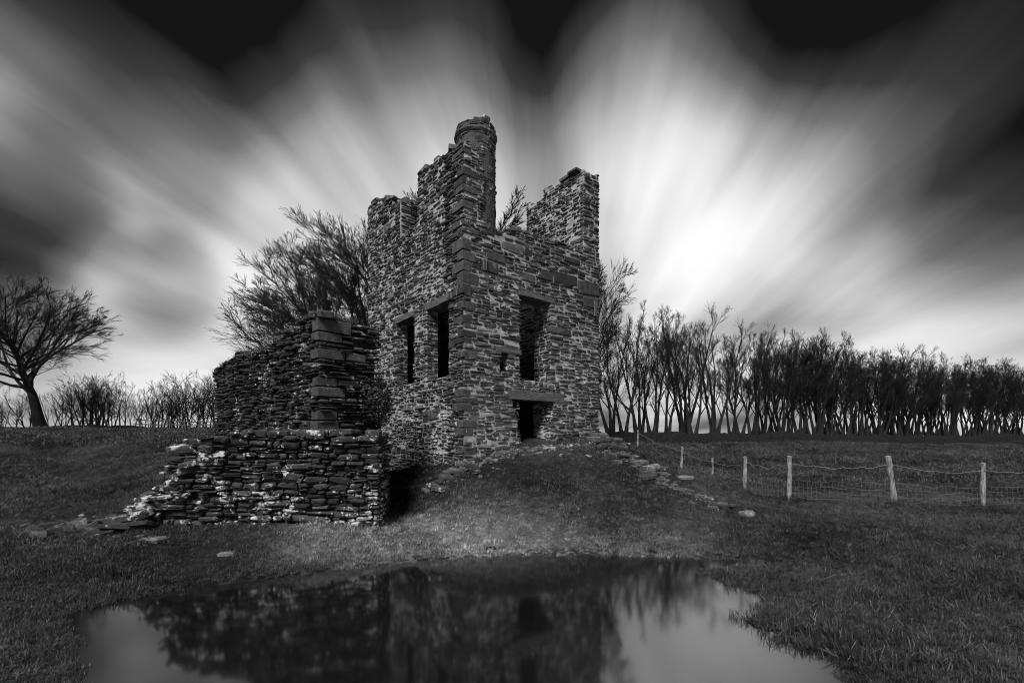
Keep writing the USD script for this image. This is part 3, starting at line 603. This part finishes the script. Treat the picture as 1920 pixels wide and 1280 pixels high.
for k in range(16):
    q = r.random(); px = 790 + q * 85 + r.normal(0, 8); Y = 9.7 + r.normal(0, .15)
    loose(px, Y, (r.uniform(.15, .45), r.uniform(.12, .3), r.uniform(.05, .12)), 'stone in the dark bank between low wall and tower', group='stones in the dark bank', tilt=.12)
for k in range(26):
    q = r.random(); px = 55 + q * 215; Y = 6.95 + q * .5 + r.normal(0, .13)
    loose(px, Y, (r.uniform(.12, .42), r.uniform(.1, .25), r.uniform(.04, .10)), 'slab in the rubble trail left of the low wall', tone=r.uniform(0, .35), group='rubble trail left of the low wall', tilt=.2, sink=.25)
for px, Y, s, tx, wh in ((226, 7.15, (.5, .3, .07), .5, 'middle'), (254, 7.2, (.55, .32, .07), .5, 'rightmost'), (196, 7.1, (.4, .28, .06), .4, 'leftmost')):
    loose(px, Y, s, f'{wh} of three tilted slabs leaning on the stepped end of the low wall', group='slabs leaning on the wall end', rotz=.2, tilt=tx * .6, sink=-.5, tone=.3, mat='annex_stone')
loose(1400, 9.3, (.26, .2, .17), 'pale rounded stone alone on the turf right of the mound', rotz=.3, tilt=.05, tone=1.0)
loose(1272, 12.2, (.75, .35, .08), 'long pale slab beside the nearest leaning fence post', rotz=.2, tilt=.02, tone=1.0)
loose(1215, 11.7, (.6, .3, .1), 'brightest flat slab on the slope below the rubble spill', rotz=.5, tilt=.03, tone=1.0)
loose(425, 6.85, (.22, .12, .05), 'small pale stone on the grass in front of the low wall', rotz=.3, tilt=.03, tone=1.0)
loose(290, 6.9, (.34, .2, .07), 'pale flat stone on the grass by the low wall\'s left end', rotz=-.2, tilt=.03, tone=.9)
loose(920, 7.85, (.16, .1, .07), 'small dark clod on the pale strip of grass above the pond', rotz=.2, tilt=.1, tone=0.0, mat='annex_stone')

for (g_, l_), ts in heap.items():
    if len(ts) > 3:
        for k, (_, t) in enumerate(sorted(ts, key=lambda q: q[0])): tag(t, f'{l_}, {ordinal(k)} from the left')
ms = []
for k in range(420):
    c_ = r.random()
    if c_ < .45: q = r.random(); px = 1110 + q * 240 + r.normal(0, 16); Y = 12.3 - q * 2.2 + r.normal(0, .35)
    elif c_ < .7: q = r.random(); px = 40 + q * 240; Y = 6.9 + q * .55 + r.normal(0, .2)
    else: q = r.random(); px = 860 + q * 270; Y = 9.75 + q * 2.2 - abs(r.normal(0, .35))
    X = P2(px, Y); h = r.uniform(.02, .05); ms.append(rough_block((X, Y, gz(X, Y) + h * .2), yaw(r.uniform(0, 6), r.normal(0, .2), r.normal(0, .2)), (r.uniform(.06, .2), r.uniform(.05, .13), h), r, .9, .012))
tag(obj('rubble', cat_meshes(ms), M['loose'], tone=np.repeat(r.uniform(0, 1, len(ms)), 24)), 'small broken slate scattered among the fallen slabs', 'rubble', kind='stuff')
ms = []
for k in range(2600):      # ivy and moss hanging on the broken right edge of the low wall
    q = r.normal(0, 1, 3); q /= np.linalg.norm(q); q = q * r.uniform(.75, 1.08); P_ = np.array([*(A0 + au * (AT - .22) - aw * .06), 2.62]) + q * [.36, .25, .52] * (1 + .25 * (meshkit.noise(q * 2.2 + 5, 3) - .5))
    n_ = unit3 = q / np.linalg.norm(q) + r.normal(0, .5, 3); n_ /= np.linalg.norm(n_); t_ = np.cross(n_, r.normal(0, 1, 3)); t_ /= np.linalg.norm(t_); b_ = np.cross(n_, t_); sz = r.uniform(.015, .04)
    ms.append((np.array([P_ - t_ * sz, P_ - b_ * sz * .6, P_ + t_ * sz, P_ + b_ * sz * .6]), np.array([(0, 1, 2), (0, 2, 3)])))
tag(obj('ivy', cat_meshes(ms), M['ivy']), 'dark clump of ivy on the broken right edge of the low wall', 'ivy')

# ------------------------------------------------------------------ trees
def tubes_of(branches):
    by = {}
    for p, rad, sides in branches: by.setdefault((len(p), sides), []).append((p, rad))
    ms = []
    for (n, sides), items in by.items():
        p = np.stack([x[0] for x in items]); rad = np.stack([x[1] for x in items])[..., None, None]
        t = np.gradient(p, axis=1); t /= np.linalg.norm(t, axis=2, keepdims=True) + 1e-9
        a = np.cross(t, np.where(np.abs(t[..., 2:]) < .9, [0, 0, 1.], [1., 0, 0])); a /= np.linalg.norm(a, axis=2, keepdims=True) + 1e-9; b = np.cross(t, a)
        an = np.arange(sides) * 2 * np.pi / sides
        v = (p[:, :, None] + rad * (np.cos(an)[:, None] * a[:, :, None] + np.sin(an)[:, None] * b[:, :, None])).reshape(len(items), -1, 3)
        i, j = np.meshgrid(np.arange(n - 1), np.arange(sides), indexing='ij'); k = (j + 1) % sides
        f = np.stack([i * sides + j, i * sides + k, (i + 1) * sides + k, (i + 1) * sides + j], -1).reshape(-1, 4)
        f = np.vstack([f[:, [0, 2, 1]], f[:, [0, 3, 2]]])
        ms.append((v.reshape(-1, 3), (f[None] + np.arange(len(items))[:, None, None] * n * sides).reshape(-1, 3)))
    return cat_meshes(ms)
def unit(v): return v / (np.linalg.norm(v) + 1e-9)
def grow(r, p, d, L, r0, r1, n, jit, up, wind):
    pts = [p]; d = unit(d)
    for k in range(n):
        d = unit(d + r.normal(0, jit, 3) + np.array([0, 0, up]) + wind); p = p + d * (L / n); pts.append(p)
    return np.array(pts), np.linspace(r0, r1, n + 1)
def fork(r, d, ang, az=None):
    if az is None: a = np.cross(d, r.normal(0, 1, 3))
    else:
        e = unit(np.cross(d, [.13, 1., .07])); a = e * math.cos(az) + np.cross(d, e) * math.sin(az)
    a = unit(a); return unit(d * math.cos(ang) + a * math.sin(ang))
def make_tree(seed, stems, levels, wind=(0, 0, 0), tw=.0115, base_r=.16, flare=1.8, q=(.017, .010)):
    """stems: list of (height, start offset xy, direction). levels: per level (count, length fraction lo, hi, angle, jitter, up, t0, segments)."""
    r = np.random.default_rng(seed); wind = np.array(wind, float); trunk, crown = [], []; qs = q
    for H, off, d in stems:
        n = 9; p, rad = grow(r, np.array([off[0], off[1], -.25]), np.array(d, float), H, base_r, base_r * .18, n, .07, .05, wind * .3)
        rad[0] *= flare; rad[1] *= 1.15; trunk.append((p, rad, 8))
        cur = [(p, rad, H)]
        for li, (cnt, lo, hi, ang, jit, up, t0, seg) in enumerate(levels):
            nxt = []
            for bp, br, bl in cur:
                m = len(bp) - 1
                for c in range(cnt if li == 0 else max(2, int(cnt * r.uniform(.7, 1.3)))):
                    t = t0 + (1 - t0) * ((c + r.random()) / cnt if li == 0 else r.random() ** .8); i = min(int(t * m), m - 1); q = t * m - i
                    pos = bp[i] * (1 - q) + bp[i + 1] * q; d0 = unit(bp[i + 1] - bp[i]); rr = br[i] * (1 - q) + br[i + 1] * q
                    L = bl * r.uniform(lo, hi) * (1.15 - .55 * t if li == 0 else 1.1 - .5 * t)
                    q0 = min(rr * .8, qs[0] * L if li == 0 else qs[1] * L); d1 = fork(r, d0, ang * r.uniform(.6, 1.35), c * 2.4 + r.normal(0, .35) if li == 0 else None)
                    pp, ra = grow(r, pos, d1, L, max(q0, tw), max(q0 * .3, tw * .6), seg, jit, up, wind)
                    (trunk if li == 0 and q0 > .05 else crown).append((pp, ra, 6 if li == 0 else (4 if li == 1 else 3))); nxt.append((pp, ra, L))
            cur = nxt
    return trunk, crown
def tree_thing(name, parts, label, loc, rotz=0., s=(1, 1, 1), group=None, bark='bark'):
    t = thing(name, label, 'tree', loc, rotz, s, group)
    obj('trunk', tubes_of(parts[0]), M[bark], t, True); obj('crown', tubes_of(parts[1]), M['twig'], t)
    return t
def copy_tree(src, loc, rotz, s, label, group):
    t = thing(src.GetName().rsplit('_0', 1)[0], label, 'tree', loc, rotz, s, group)
    t.GetReferences().AddInternalReference(src.GetPath()); t.SetInstanceable(True)
    return t
r = np.random.default_rng(41)
BEECH = [(13, .22, .44, .50, .10, .11, .18, 6), (7, .40, .68, .48, .11, .08, .22, 4), (7, .42, .66, .48, .12, .07, .15, 3), (4, .5, .8, .45, .1, .05, .15, 2)]
protos = []
hedge = lambda t: np.array([P2(1150, 28) + (50.5 - P2(1150, 28)) * t, 28 + 18 * t])
row = []
pxs = [1146, 1170, 1198, 1224, 1252, 1283, 1299, 1340, 1372, 1388, 1412, 1436, 1452, 1463, 1481, 1499, 1512, 1533, 1549, 1563, 1586, 1602, 1613, 1637, 1651, 1668, 1689, 1703, 1722, 1741, 1755, 1777, 1790, 1812, 1826, 1847, 1862, 1884, 1899, 1922, 1941, 1970]
pxs = sorted(pxs + [1429, 1470, 1522, 1541, 1557, 1577, 1594, 1623, 1645, 1661, 1678, 1696, 1713, 1732, 1749, 1768, 1785, 1801, 1819, 1838, 1855, 1873, 1891, 1911])
lab = 'bare winter beech in the long row on the field\'s far hedge bank'
grp = 'beeches in the long row'
tops = np.interp(pxs, [1140, 1200, 1290, 1330, 1420, 1520, 1600, 1700, 1800, 1920, 2000], [575, 580, 590, 622, 622, 638, 655, 668, 678, 682, 690])
for k, px in enumerate(pxs):
    # bank line: solve for t with the wanted pixel
    tt = np.linspace(-.1, 1.4, 3000); h = np.stack([hedge(0)[0] + (hedge(1)[0] - hedge(0)[0]) * tt, 28 + 18 * tt], 1); q = h[np.argmin(np.abs(960 + F * h[:, 0] / h[:, 1] - px))]
    q = q + np.array([q[0] / q[1], 1.0]) * r.uniform(-.5, 1.6); z = gz(*q) + .55; top = EYE + (HZ - tops[k] + r.normal(0, 8)) / F * q[1]
    row.append((q[0], q[1], z, top - z))
for k, (x, y, z, h) in enumerate(row):
    lab = f'bare winter beech, {ordinal(k)} from the tower in the long row'
    if k < 6:
        ns = [3, 2, 4, 3, 2, 4][k]; stems = []
        for s in range(ns):
            a = s / ns * 6.28 + r.uniform(0, 1); sp = .10 + .14 * r.random() if ns > 1 else .03
            stems.append((10 * r.uniform(.75, .88), (.2 * math.cos(a), .2 * math.sin(a)), (math.cos(a) * sp, math.sin(a) * sp, 1)))
        parts = make_tree(100 + k, stems, [(max(8, 30 // ns), *BEECH[0][1:]), *BEECH[1:3], (3 if ns > 1 else 5, *BEECH[3][1:])], base_r=.13 if ns > 1 else .19, tw=.0074)
        tp = np.percentile(np.vstack([b[0] for b in parts[1]])[:, 2], 99.5); sc = h / tp
        t = tree_thing('beech_tree', parts, lab, (x, y, z), 0, (sc, sc, sc), grp); protos.append((t, tp))
    else:
        t, tp = protos[r.integers(0, 6)]; sc = h / tp
        copy_tree(t, (x, y, z), r.uniform(0, 360), (sc * r.uniform(.8, 1.2), sc * r.uniform(.8, 1.2), sc), lab, grp)
# lone tree on the left, crown combed to the right by the wind
lt = make_tree(301, [(5.2, (0, 0), (-.04, 0, 1))], [(22, .85, 1.15, .85, .09, .055, .40, 8), (11, .32, .62, .6, .11, .04, .15, 5), (9, .38, .62, .5, .12, .03, .15, 3), (6, .45, .75, .5, .12, .02, .1, 2)], wind=(.028, 0, 0), base_r=.25, flare=1.5, tw=.008)
X = P2(78, 30); tree_thing('wind_swept_tree', lt, 'lone large bare tree with broad wind-combed crown at the left edge', (X, 30, gz(X, 30)), 0, (1.45, 1.3, 1.2))
# big tree behind the tower, swept up and to the left
bt = make_tree(302, [(7.6, (0, 0), (-.04, 0, 1)), (6.6, (.2, .2), (-.38, .1, 1))], [(24, .48, .70, .74, .08, .045, .25, 8), (13, .35, .6, .55, .09, .045, .12, 5), (10, .4, .62, .5, .10, .04, .12, 3), (5, .45, .75, .45, .09, .03, .1, 2)], wind=(-.03, 0, .01), base_r=.2, tw=.0062, q=(.010, .007))
X = P2(688, 20); tree_thing('bushy_tree', bt, 'dense bare tree rising behind the low wall, left of the tower', (X, 20, gz(X, 20)), 0, (1.3, 1.2, 1.0))
bt2 = make_tree(303, [(8.5, (0, 0), (.02, 0, 1))], [(18, .35, .6, .5, .08, .06, .35, 7), (10, .35, .65, .45, .09, .05, .15, 5), (9, .4, .65, .42, .09, .05, .15, 3), (5, .5, .8, .4, .08, .03, .1, 2)], wind=(.0, 0, .03), base_r=.22, tw=.009, q=(.012, .008))
X = P2(912, 24); tree_thing('tall_tree', bt2, 'bare treetop showing through the gap between the tower\'s two piers', (X, 24, gz(X, 24)), 0, (1.3, 1.3, 1.0))
bt3 = make_tree(304, [(6.5, (0, 0), (.12, 0, 1))], [(16, .5, .8, .85, .09, .04, .35, 7), (10, .35, .6, .55, .1, .04, .15, 5), (8, .4, .65, .5, .11, .03, .15, 3), (5, .45, .7, .45, .1, .02, .1, 2)], wind=(.03, 0, 0), base_r=.16, tw=.009, q=(.011, .008))
X = P2(1092, 23); tree_thing('leaning_tree', bt3, 'bare tree whose branches reach out from behind the tower\'s right edge', (X, 23, gz(X, 23)), 0, (.66, .7, 1.16))
# scrubby hedge trees along the left skyline
lab = 'small bare hedge tree on the left skyline bank'; grp = 'hedge trees on the left skyline'
hp = []
for k, px in enumerate([4, 28, 52, 96, 118, 140, 158, 176, 190, 208, 230, 249, 268, 284, 299, 316, 333, 349, 364, 380, 396, 412]):
    Y = 31.5 + r.uniform(-.5, 1.2); X = P2(px, Y); tall = np.interp(px, [0, 60, 120, 180, 230, 260, 330, 395, 420], [735, 740, 725, 690, 705, 735, 715, 690, 690]); z = gz(X, Y) + .3
    h = EYE + (HZ - tall + r.normal(0, 8)) / F * Y - z
    lab = f'small bare hedge tree, {ordinal(k)} from the left on the left skyline'
    if k < 4:
        ns = [5, 3, 4, 2][k]; stems = [(3.0 * r.uniform(.8, 1), (.12 * math.cos(q), .12 * math.sin(q)), (.28 * math.cos(q), .28 * math.sin(q), 1)) for q in np.arange(ns) / ns * 6.28]
        parts = make_tree(400 + k, stems, [(9, .35, .6, .6, .12, .08, .15, 5), (6, .4, .65, .55, .13, .05, .1, 3), (3, .45, .7, .5, .12, .03, .1, 2)], base_r=.045, tw=.0065)
        tp = np.percentile(np.vstack([b[0] for b in parts[1]])[:, 2], 99.5); hp.append((tree_thing('hedge_tree', parts, lab, (X, Y, z), 0, (h / tp,) * 3, grp), tp))
    else:
        t, tp = hp[r.integers(0, 4)]; copy_tree(t, (X, Y, z), r.uniform(0, 360), (h / tp * r.uniform(.8, 1.2), h / tp, h / tp), lab, grp)

# ------------------------------------------------------------------ hedge banks
def bank(name, pts, hgt, wid, label, cat, seed):
    r = np.random.default_rng(seed); P = []
    for (x0, y0), (x1, y1) in zip(pts, pts[1:]):
        n = int(math.hypot(x1 - x0, y1 - y0) / .35)
        P += [(x0 + (x1 - x0) * k / n, y0 + (y1 - y0) * k / n) for k in range(n)]
    P = np.array(P + [pts[-1]]); t = np.gradient(P, axis=0); t /= np.linalg.norm(t, axis=1, keepdims=True); nn = np.stack([t[:, 1], -t[:, 0]], 1)
    sec = np.linspace(-1, 1, 11); base = gz_fast(np.stack([P[:, 1], P[:, 0]], 1))
    v = np.zeros((len(P), 11, 3)); v[..., 0] = P[:, None, 0] + nn[:, None, 0] * sec * wid; v[..., 1] = P[:, None, 1] + nn[:, None, 1] * sec * wid
    z = np.minimum(1, (1 - np.abs(sec)) * 2.2) * hgt; v[..., 2] = base[:, None] + z - .15
    nz = meshkit.fbm(v * 1.4, 4, seed) - .5; v[..., 2] += nz * hgt * .9 * (1 - np.abs(sec) ** 4); v[..., 1] += (meshkit.fbm(v * 2.0, 3, seed + 5) - .5) * .3
    i = np.arange(len(P) - 1)[:, None] * 11 + np.arange(10)[None]; f = np.stack([i, i + 11, i + 12, i + 1], -1).reshape(-1, 4)
    f = f if nn[len(P) // 2] @ np.array([0, 1]) < 0 else f[:, ::-1]
    return tag(obj(name, (v.reshape(-1, 3), f), M['hedge'], smooth=True), label, cat)
h0, h1 = hedge(-.12), hedge(1.35)
bank('hedge_bank', [tuple(h0), tuple(h1)], .72, .9, 'long low earth bank under the row of beeches across the field', 'bank', 51)
bank('earth_bank', [(-44, 32.5), (-30, 31.5), (-18, 32), (-8, 31)], .55, 1.0, 'low earth bank along the left skyline under the lone tree', 'bank', 52)
# rails on the left bank
rf = thing('rail_fence', 'low broken rail fence on the left skyline bank', 'fence')
for k, px in enumerate([262, 290, 318, 346, 374, 402]):
    X = P2(px, 31); z = gz(X, 31); obj('post', tube_mesh([(X, 31, z - .2), (X + .02, 31, z + .95)], .05), M['timber'], rf)
for z0, z1 in ((.55, .62), (.85, .82)):
    Xa, Xb = P2(250, 31.1), P2(410, 31.1); s = np.linspace(0, 1, 14); pts = np.stack([Xa + (Xb - Xa) * s, 31.1 + 0 * s, [gz(Xa + (Xb - Xa) * q, 31.1) + z0 + (z1 - z0) * q + .03 * math.sin(q * 17) for q in s]], 1)
    obj('rail', tube_mesh(pts, .035), M['timber'], rf)

# ------------------------------------------------------------------ wire fence
fence = thing('wire_fence', 'sagging wire and netting fence on bleached leaning posts right of the mound', 'fence')
r = np.random.default_rng(61)
posts = [(1196, 24, 806, 0, .05), (1278, 17.5, 838, .03, .055), (1336, 16.2, 858, 0, .04), (1397, 13.6, 856, 0, .062), (1480, 11.8, 855, 0, .062), (1676, 10.9, 855, -.20, .068), (1843, 11.1, 868, .0, .06), (2060, 11.6, 850, 0.05, .06)]
heads = []
for px, Y, ty, lean, rad in posts:
    x = P2(px, Y); z0 = gz(x, Y); z1 = EYE + (HZ - ty) / F * Y; s = np.linspace(0, 1, 9)
    h = z1 - z0; pts = np.stack([x + lean * (s - .3) + .012 * np.sin(s * 7 + px), Y + .01 * np.cos(s * 5 + px), z0 - .25 + (h + .25) * s], 1)
    v, f = tube_mesh(pts, rad * .88 * (1 + .12 * np.sin(s * 11 + px)), 9); v = v + (meshkit.noise(v * [22, 22, 5], 8)[:, None] - .5) * .022
    top = len(v); v = np.vstack([v, pts[-1:] + [0, 0, .02]]); n = len(pts) - 1
    f = np.vstack([f, [(n * 9 + k, n * 9 + (k + 1) % 9, top) for k in range(9)]])
    obj('post', (v, f), M['post'], fence, 40); heads.append((np.array([pts[-1, 0], pts[-1, 1], z1]), z0, h))
def strand(frac, sag, rad, name, jit=.02):
    ps = []
    for (a, za, ha), (b, zb, hb) in zip(heads, heads[1:]):
        A = np.array([a[0], a[1] - .06, za + ha * frac]); B = np.array([b[0], b[1] - .06, zb + hb * frac])
        for q in np.linspace(0, 1, 12)[:-1]: ps.append(A + (B - A) * q - [0, 0, sag * 4 * q * (1 - q) * r.uniform(.7, 1.2)] + r.normal(0, jit, 3) * [.3, .3, 1])
    ps.append(B); ps = np.array(ps); obj(name, tube_mesh(ps, rad, 4), M['wire' if rad > .004 else 'netting'], fence); return ps
strand(.84, .12, .005, 'top_wire', .012)
lv = [strand(f_, .03, .0026, 'netting_wire', .02) for f_ in (.08, .2, .33, .46)]
stay = []
for i in range(33, len(lv[0]) - 1):
    for q in (0, .5):
        pp = np.array([l[i] * (1 - q) + l[min(i + 1, len(l) - 1)] * q for l in lv]); stay.append(tube_mesh(pp + r.normal(0, .012, pp.shape), .0020, 3))
tag(obj('netting_stays', cat_meshes(stay), M['netting'], fence), kind='stuff')

# ------------------------------------------------------------------ grass
r = np.random.default_rng(71)
def tuft(r, n, h, spread, wd):
    vs, fs = [], []
    for k in range(n):
        a = r.uniform(0, 6.28); p = np.array([math.cos(a), math.sin(a), 0]) * spread * math.sqrt(r.random()); b = r.uniform(0, 6.28); lean = r.uniform(.2, 1.0)
        d = np.array([math.cos(b), math.sin(b), 0]); side = np.array([-d[1], d[0], 0]) * wd / 2; H = h * r.uniform(.5, 1.2)
        m = p + d * H * lean * .35 + [0, 0, H * .6]; t = p + d * H * lean + [0, 0, H * (1 - .35 * lean)]
        vs.append([p - side, p + side, m + side * .8, m - side * .8, t]); o = 5 * k; fs += [(o, o + 1, o + 2), (o, o + 2, o + 3), (o + 3, o + 2, o + 4)]
    return np.array(vs).reshape(-1, 3), np.array(fs)
blocked = unary_union([Polygon([C + u * a + w * b for a, b in ((0, 0), (LF, 0), (LF, LS), (0, LS))]).buffer(-.03), Polygon([Pa, Pa + fd * 4.3, Pa + fd * 4.3 - fn * 1.4, Pa - fn * 1.4]).buffer(-.02), Polygon([A0, A0 + aw * AL, A0 + aw * AL + au * AT, A0 + au * AT])])
def scatter(name, pos, scales, meshes, mat, label):
    n = len(pos); pi = UsdGeom.PointInstancer.Define(stage, numbered('/World/' + name)); base = str(pi.GetPath()); paths = []
    for k, m in enumerate(meshes):
        usdkit.mesh(stage, f'{base}/tuft' + (f'_{k:03d}' if k else ''), m, M['pale_grass'] if k % 3 == 2 else mat); paths.append(f'{base}/tuft' + (f'_{k:03d}' if k else ''))
    pi.CreatePrototypesRel().SetTargets(paths); pi.CreateProtoIndicesAttr(Vt.IntArray.FromNumpy(r.integers(0, len(meshes), n).astype(np.int32)))
    pi.CreatePositionsAttr(Vt.Vec3fArray.FromNumpy(pos.astype(np.float32)))
    a = r.uniform(0, 2 * np.pi, n); tl = r.normal(0, .12, (n, 2))
    pi.CreateOrientationsAttr(Vt.QuathArray([Gf.Quath(float(math.cos(x / 2)), float(t[0]), float(t[1]), float(math.sin(x / 2))) for x, t in zip(a, tl)]))
    pi.CreateScalesAttr(Vt.Vec3fArray.FromNumpy(np.repeat(scales[:, None], 3, 1).astype(np.float32)))
    tag(pi, label, 'grass', kind='stuff')
def spots(n, y0, y1, power):
    q = r.random(n); Y = (y0 ** (1 - power) + q * (y1 ** (1 - power) - y0 ** (1 - power))) ** (1 / (1 - power)); X = r.uniform(-1.14, 1.14, n) * Y
    Z = gz_fast(np.stack([Y, X], 1)); ok = (Z > -.012 - .03 * (X > 1.5)) & ~shapely.contains(blocked, shapely.points(X, Y)); return np.stack([X, Y, Z - .004], 1)[ok]
tufts = [tuft(r, 22, .055, .07, .0055) for _ in range(6)]
pos = spots(62000, 2.2, 15.0, 1.0 + 1e-6)
sc = r.uniform(.6, 1.25, len(pos)) * (1 + .05 * np.maximum(pos[:, 1] - 6, 0)) * np.where(pos[:, 2] < .03, .7, 1.0) * (.30 + 1.5 * meshkit.fbm(pos * [.9, .9, 0], 3, 12))
scatter('grass', pos, sc, tufts, M['grass'], 'short grazed grass covering the foreground and the mound')
far = spots(26000, 15.0, 34.0, 1.0 + 1e-6)
scatter('field_grass', far, r.uniform(1.2, 2.4, len(far)), [tuft(r, 14, .06, .10, .012) for _ in range(3)], M['grass'], 'distant field grass beyond the fence and left of the ruin')
tp_ = spots(5000, 2.6, 15.0, 1.0 + 1e-6); nz_ = meshkit.fbm(tp_ * [1.1, 1.1, 0], 3, 33)
kp = (nz_ > .56) & ((tp_[:, 0] > 1.2) | (tp_[:, 1] > 8.3) | (tp_[:, 0] < -4.5)); tp_ = tp_[kp]
scatter('tussocks', tp_, r.uniform(.6, 1.3, len(tp_)), [tuft(r, 34, .11, .09, .006) for _ in range(4)], M['grass'], 'rough tussocks of longer grass on the right bank and the mound')
fp = np.array([(h_[0][0] + r.normal(0, .14), h_[0][1] + r.normal(0, .14)) for h_ in heads[:-1] for _ in range(14)]); fp = np.c_[fp, gz_fast(fp[:, ::-1])]
scatter('fence_grass', fp, r.uniform(.8, 1.6, len(fp)), [tuft(r, 26, .14, .06, .007) for _ in range(3)], M['grass'], 'longer grass left ungrazed at the feet of the fence posts')
# long grass on the wall tops
def top_grass(face, pts, depth, n, label, h=.16):
    pts = np.array(pts); a = r.uniform(pts[0, 0], pts[-1, 0], n); d = -r.uniform(0.02, depth, n); z = np.interp(a, pts[:, 0], pts[:, 1])
    scatter('wall_top_grass', face.at(a, z, d), r.uniform(.5, 1.3, n), [tuft(r, 26, h, .06, .006) for _ in range(3)], M['grass'], label)
top_grass(front, ftop[10:-8], TH, 260, 'tufts of grass along the broken top of the tower\'s front wall')
top_grass(aside, atop, .8, 420, 'grass fringe along the top of the low ruined wall')
top_grass(aend, etop, .9, 160, 'grass crowning the dressed corner of the low ruined wall', .13)
# dry stalks in the wet grass at the right
ms = []
for k in range(150):
    Y = r.uniform(3.2, 8.5); X = r.uniform(2.2, 1.05 * Y) if 1.05 * Y > 2.3 else 2.4; z = gz(X, Y)
    if z < -.05: continue
    b = r.uniform(0, 6.28); L = r.uniform(.05, .15); s = np.linspace(0, 1, 3); le = r.uniform(.1, 1.2)
    ms.append(tube_mesh(np.stack([X + math.cos(b) * L * le * s, Y + math.sin(b) * L * le * s, z + .01 + L * (1 - .4 * le) * s], 1), np.array([.0028, .0022, .001]), 3))
tag(obj('dry_stalks', cat_meshes(ms), M['straw']), 'pale dry stalks standing in the wet grass right of the pond', 'grass', kind='stuff')
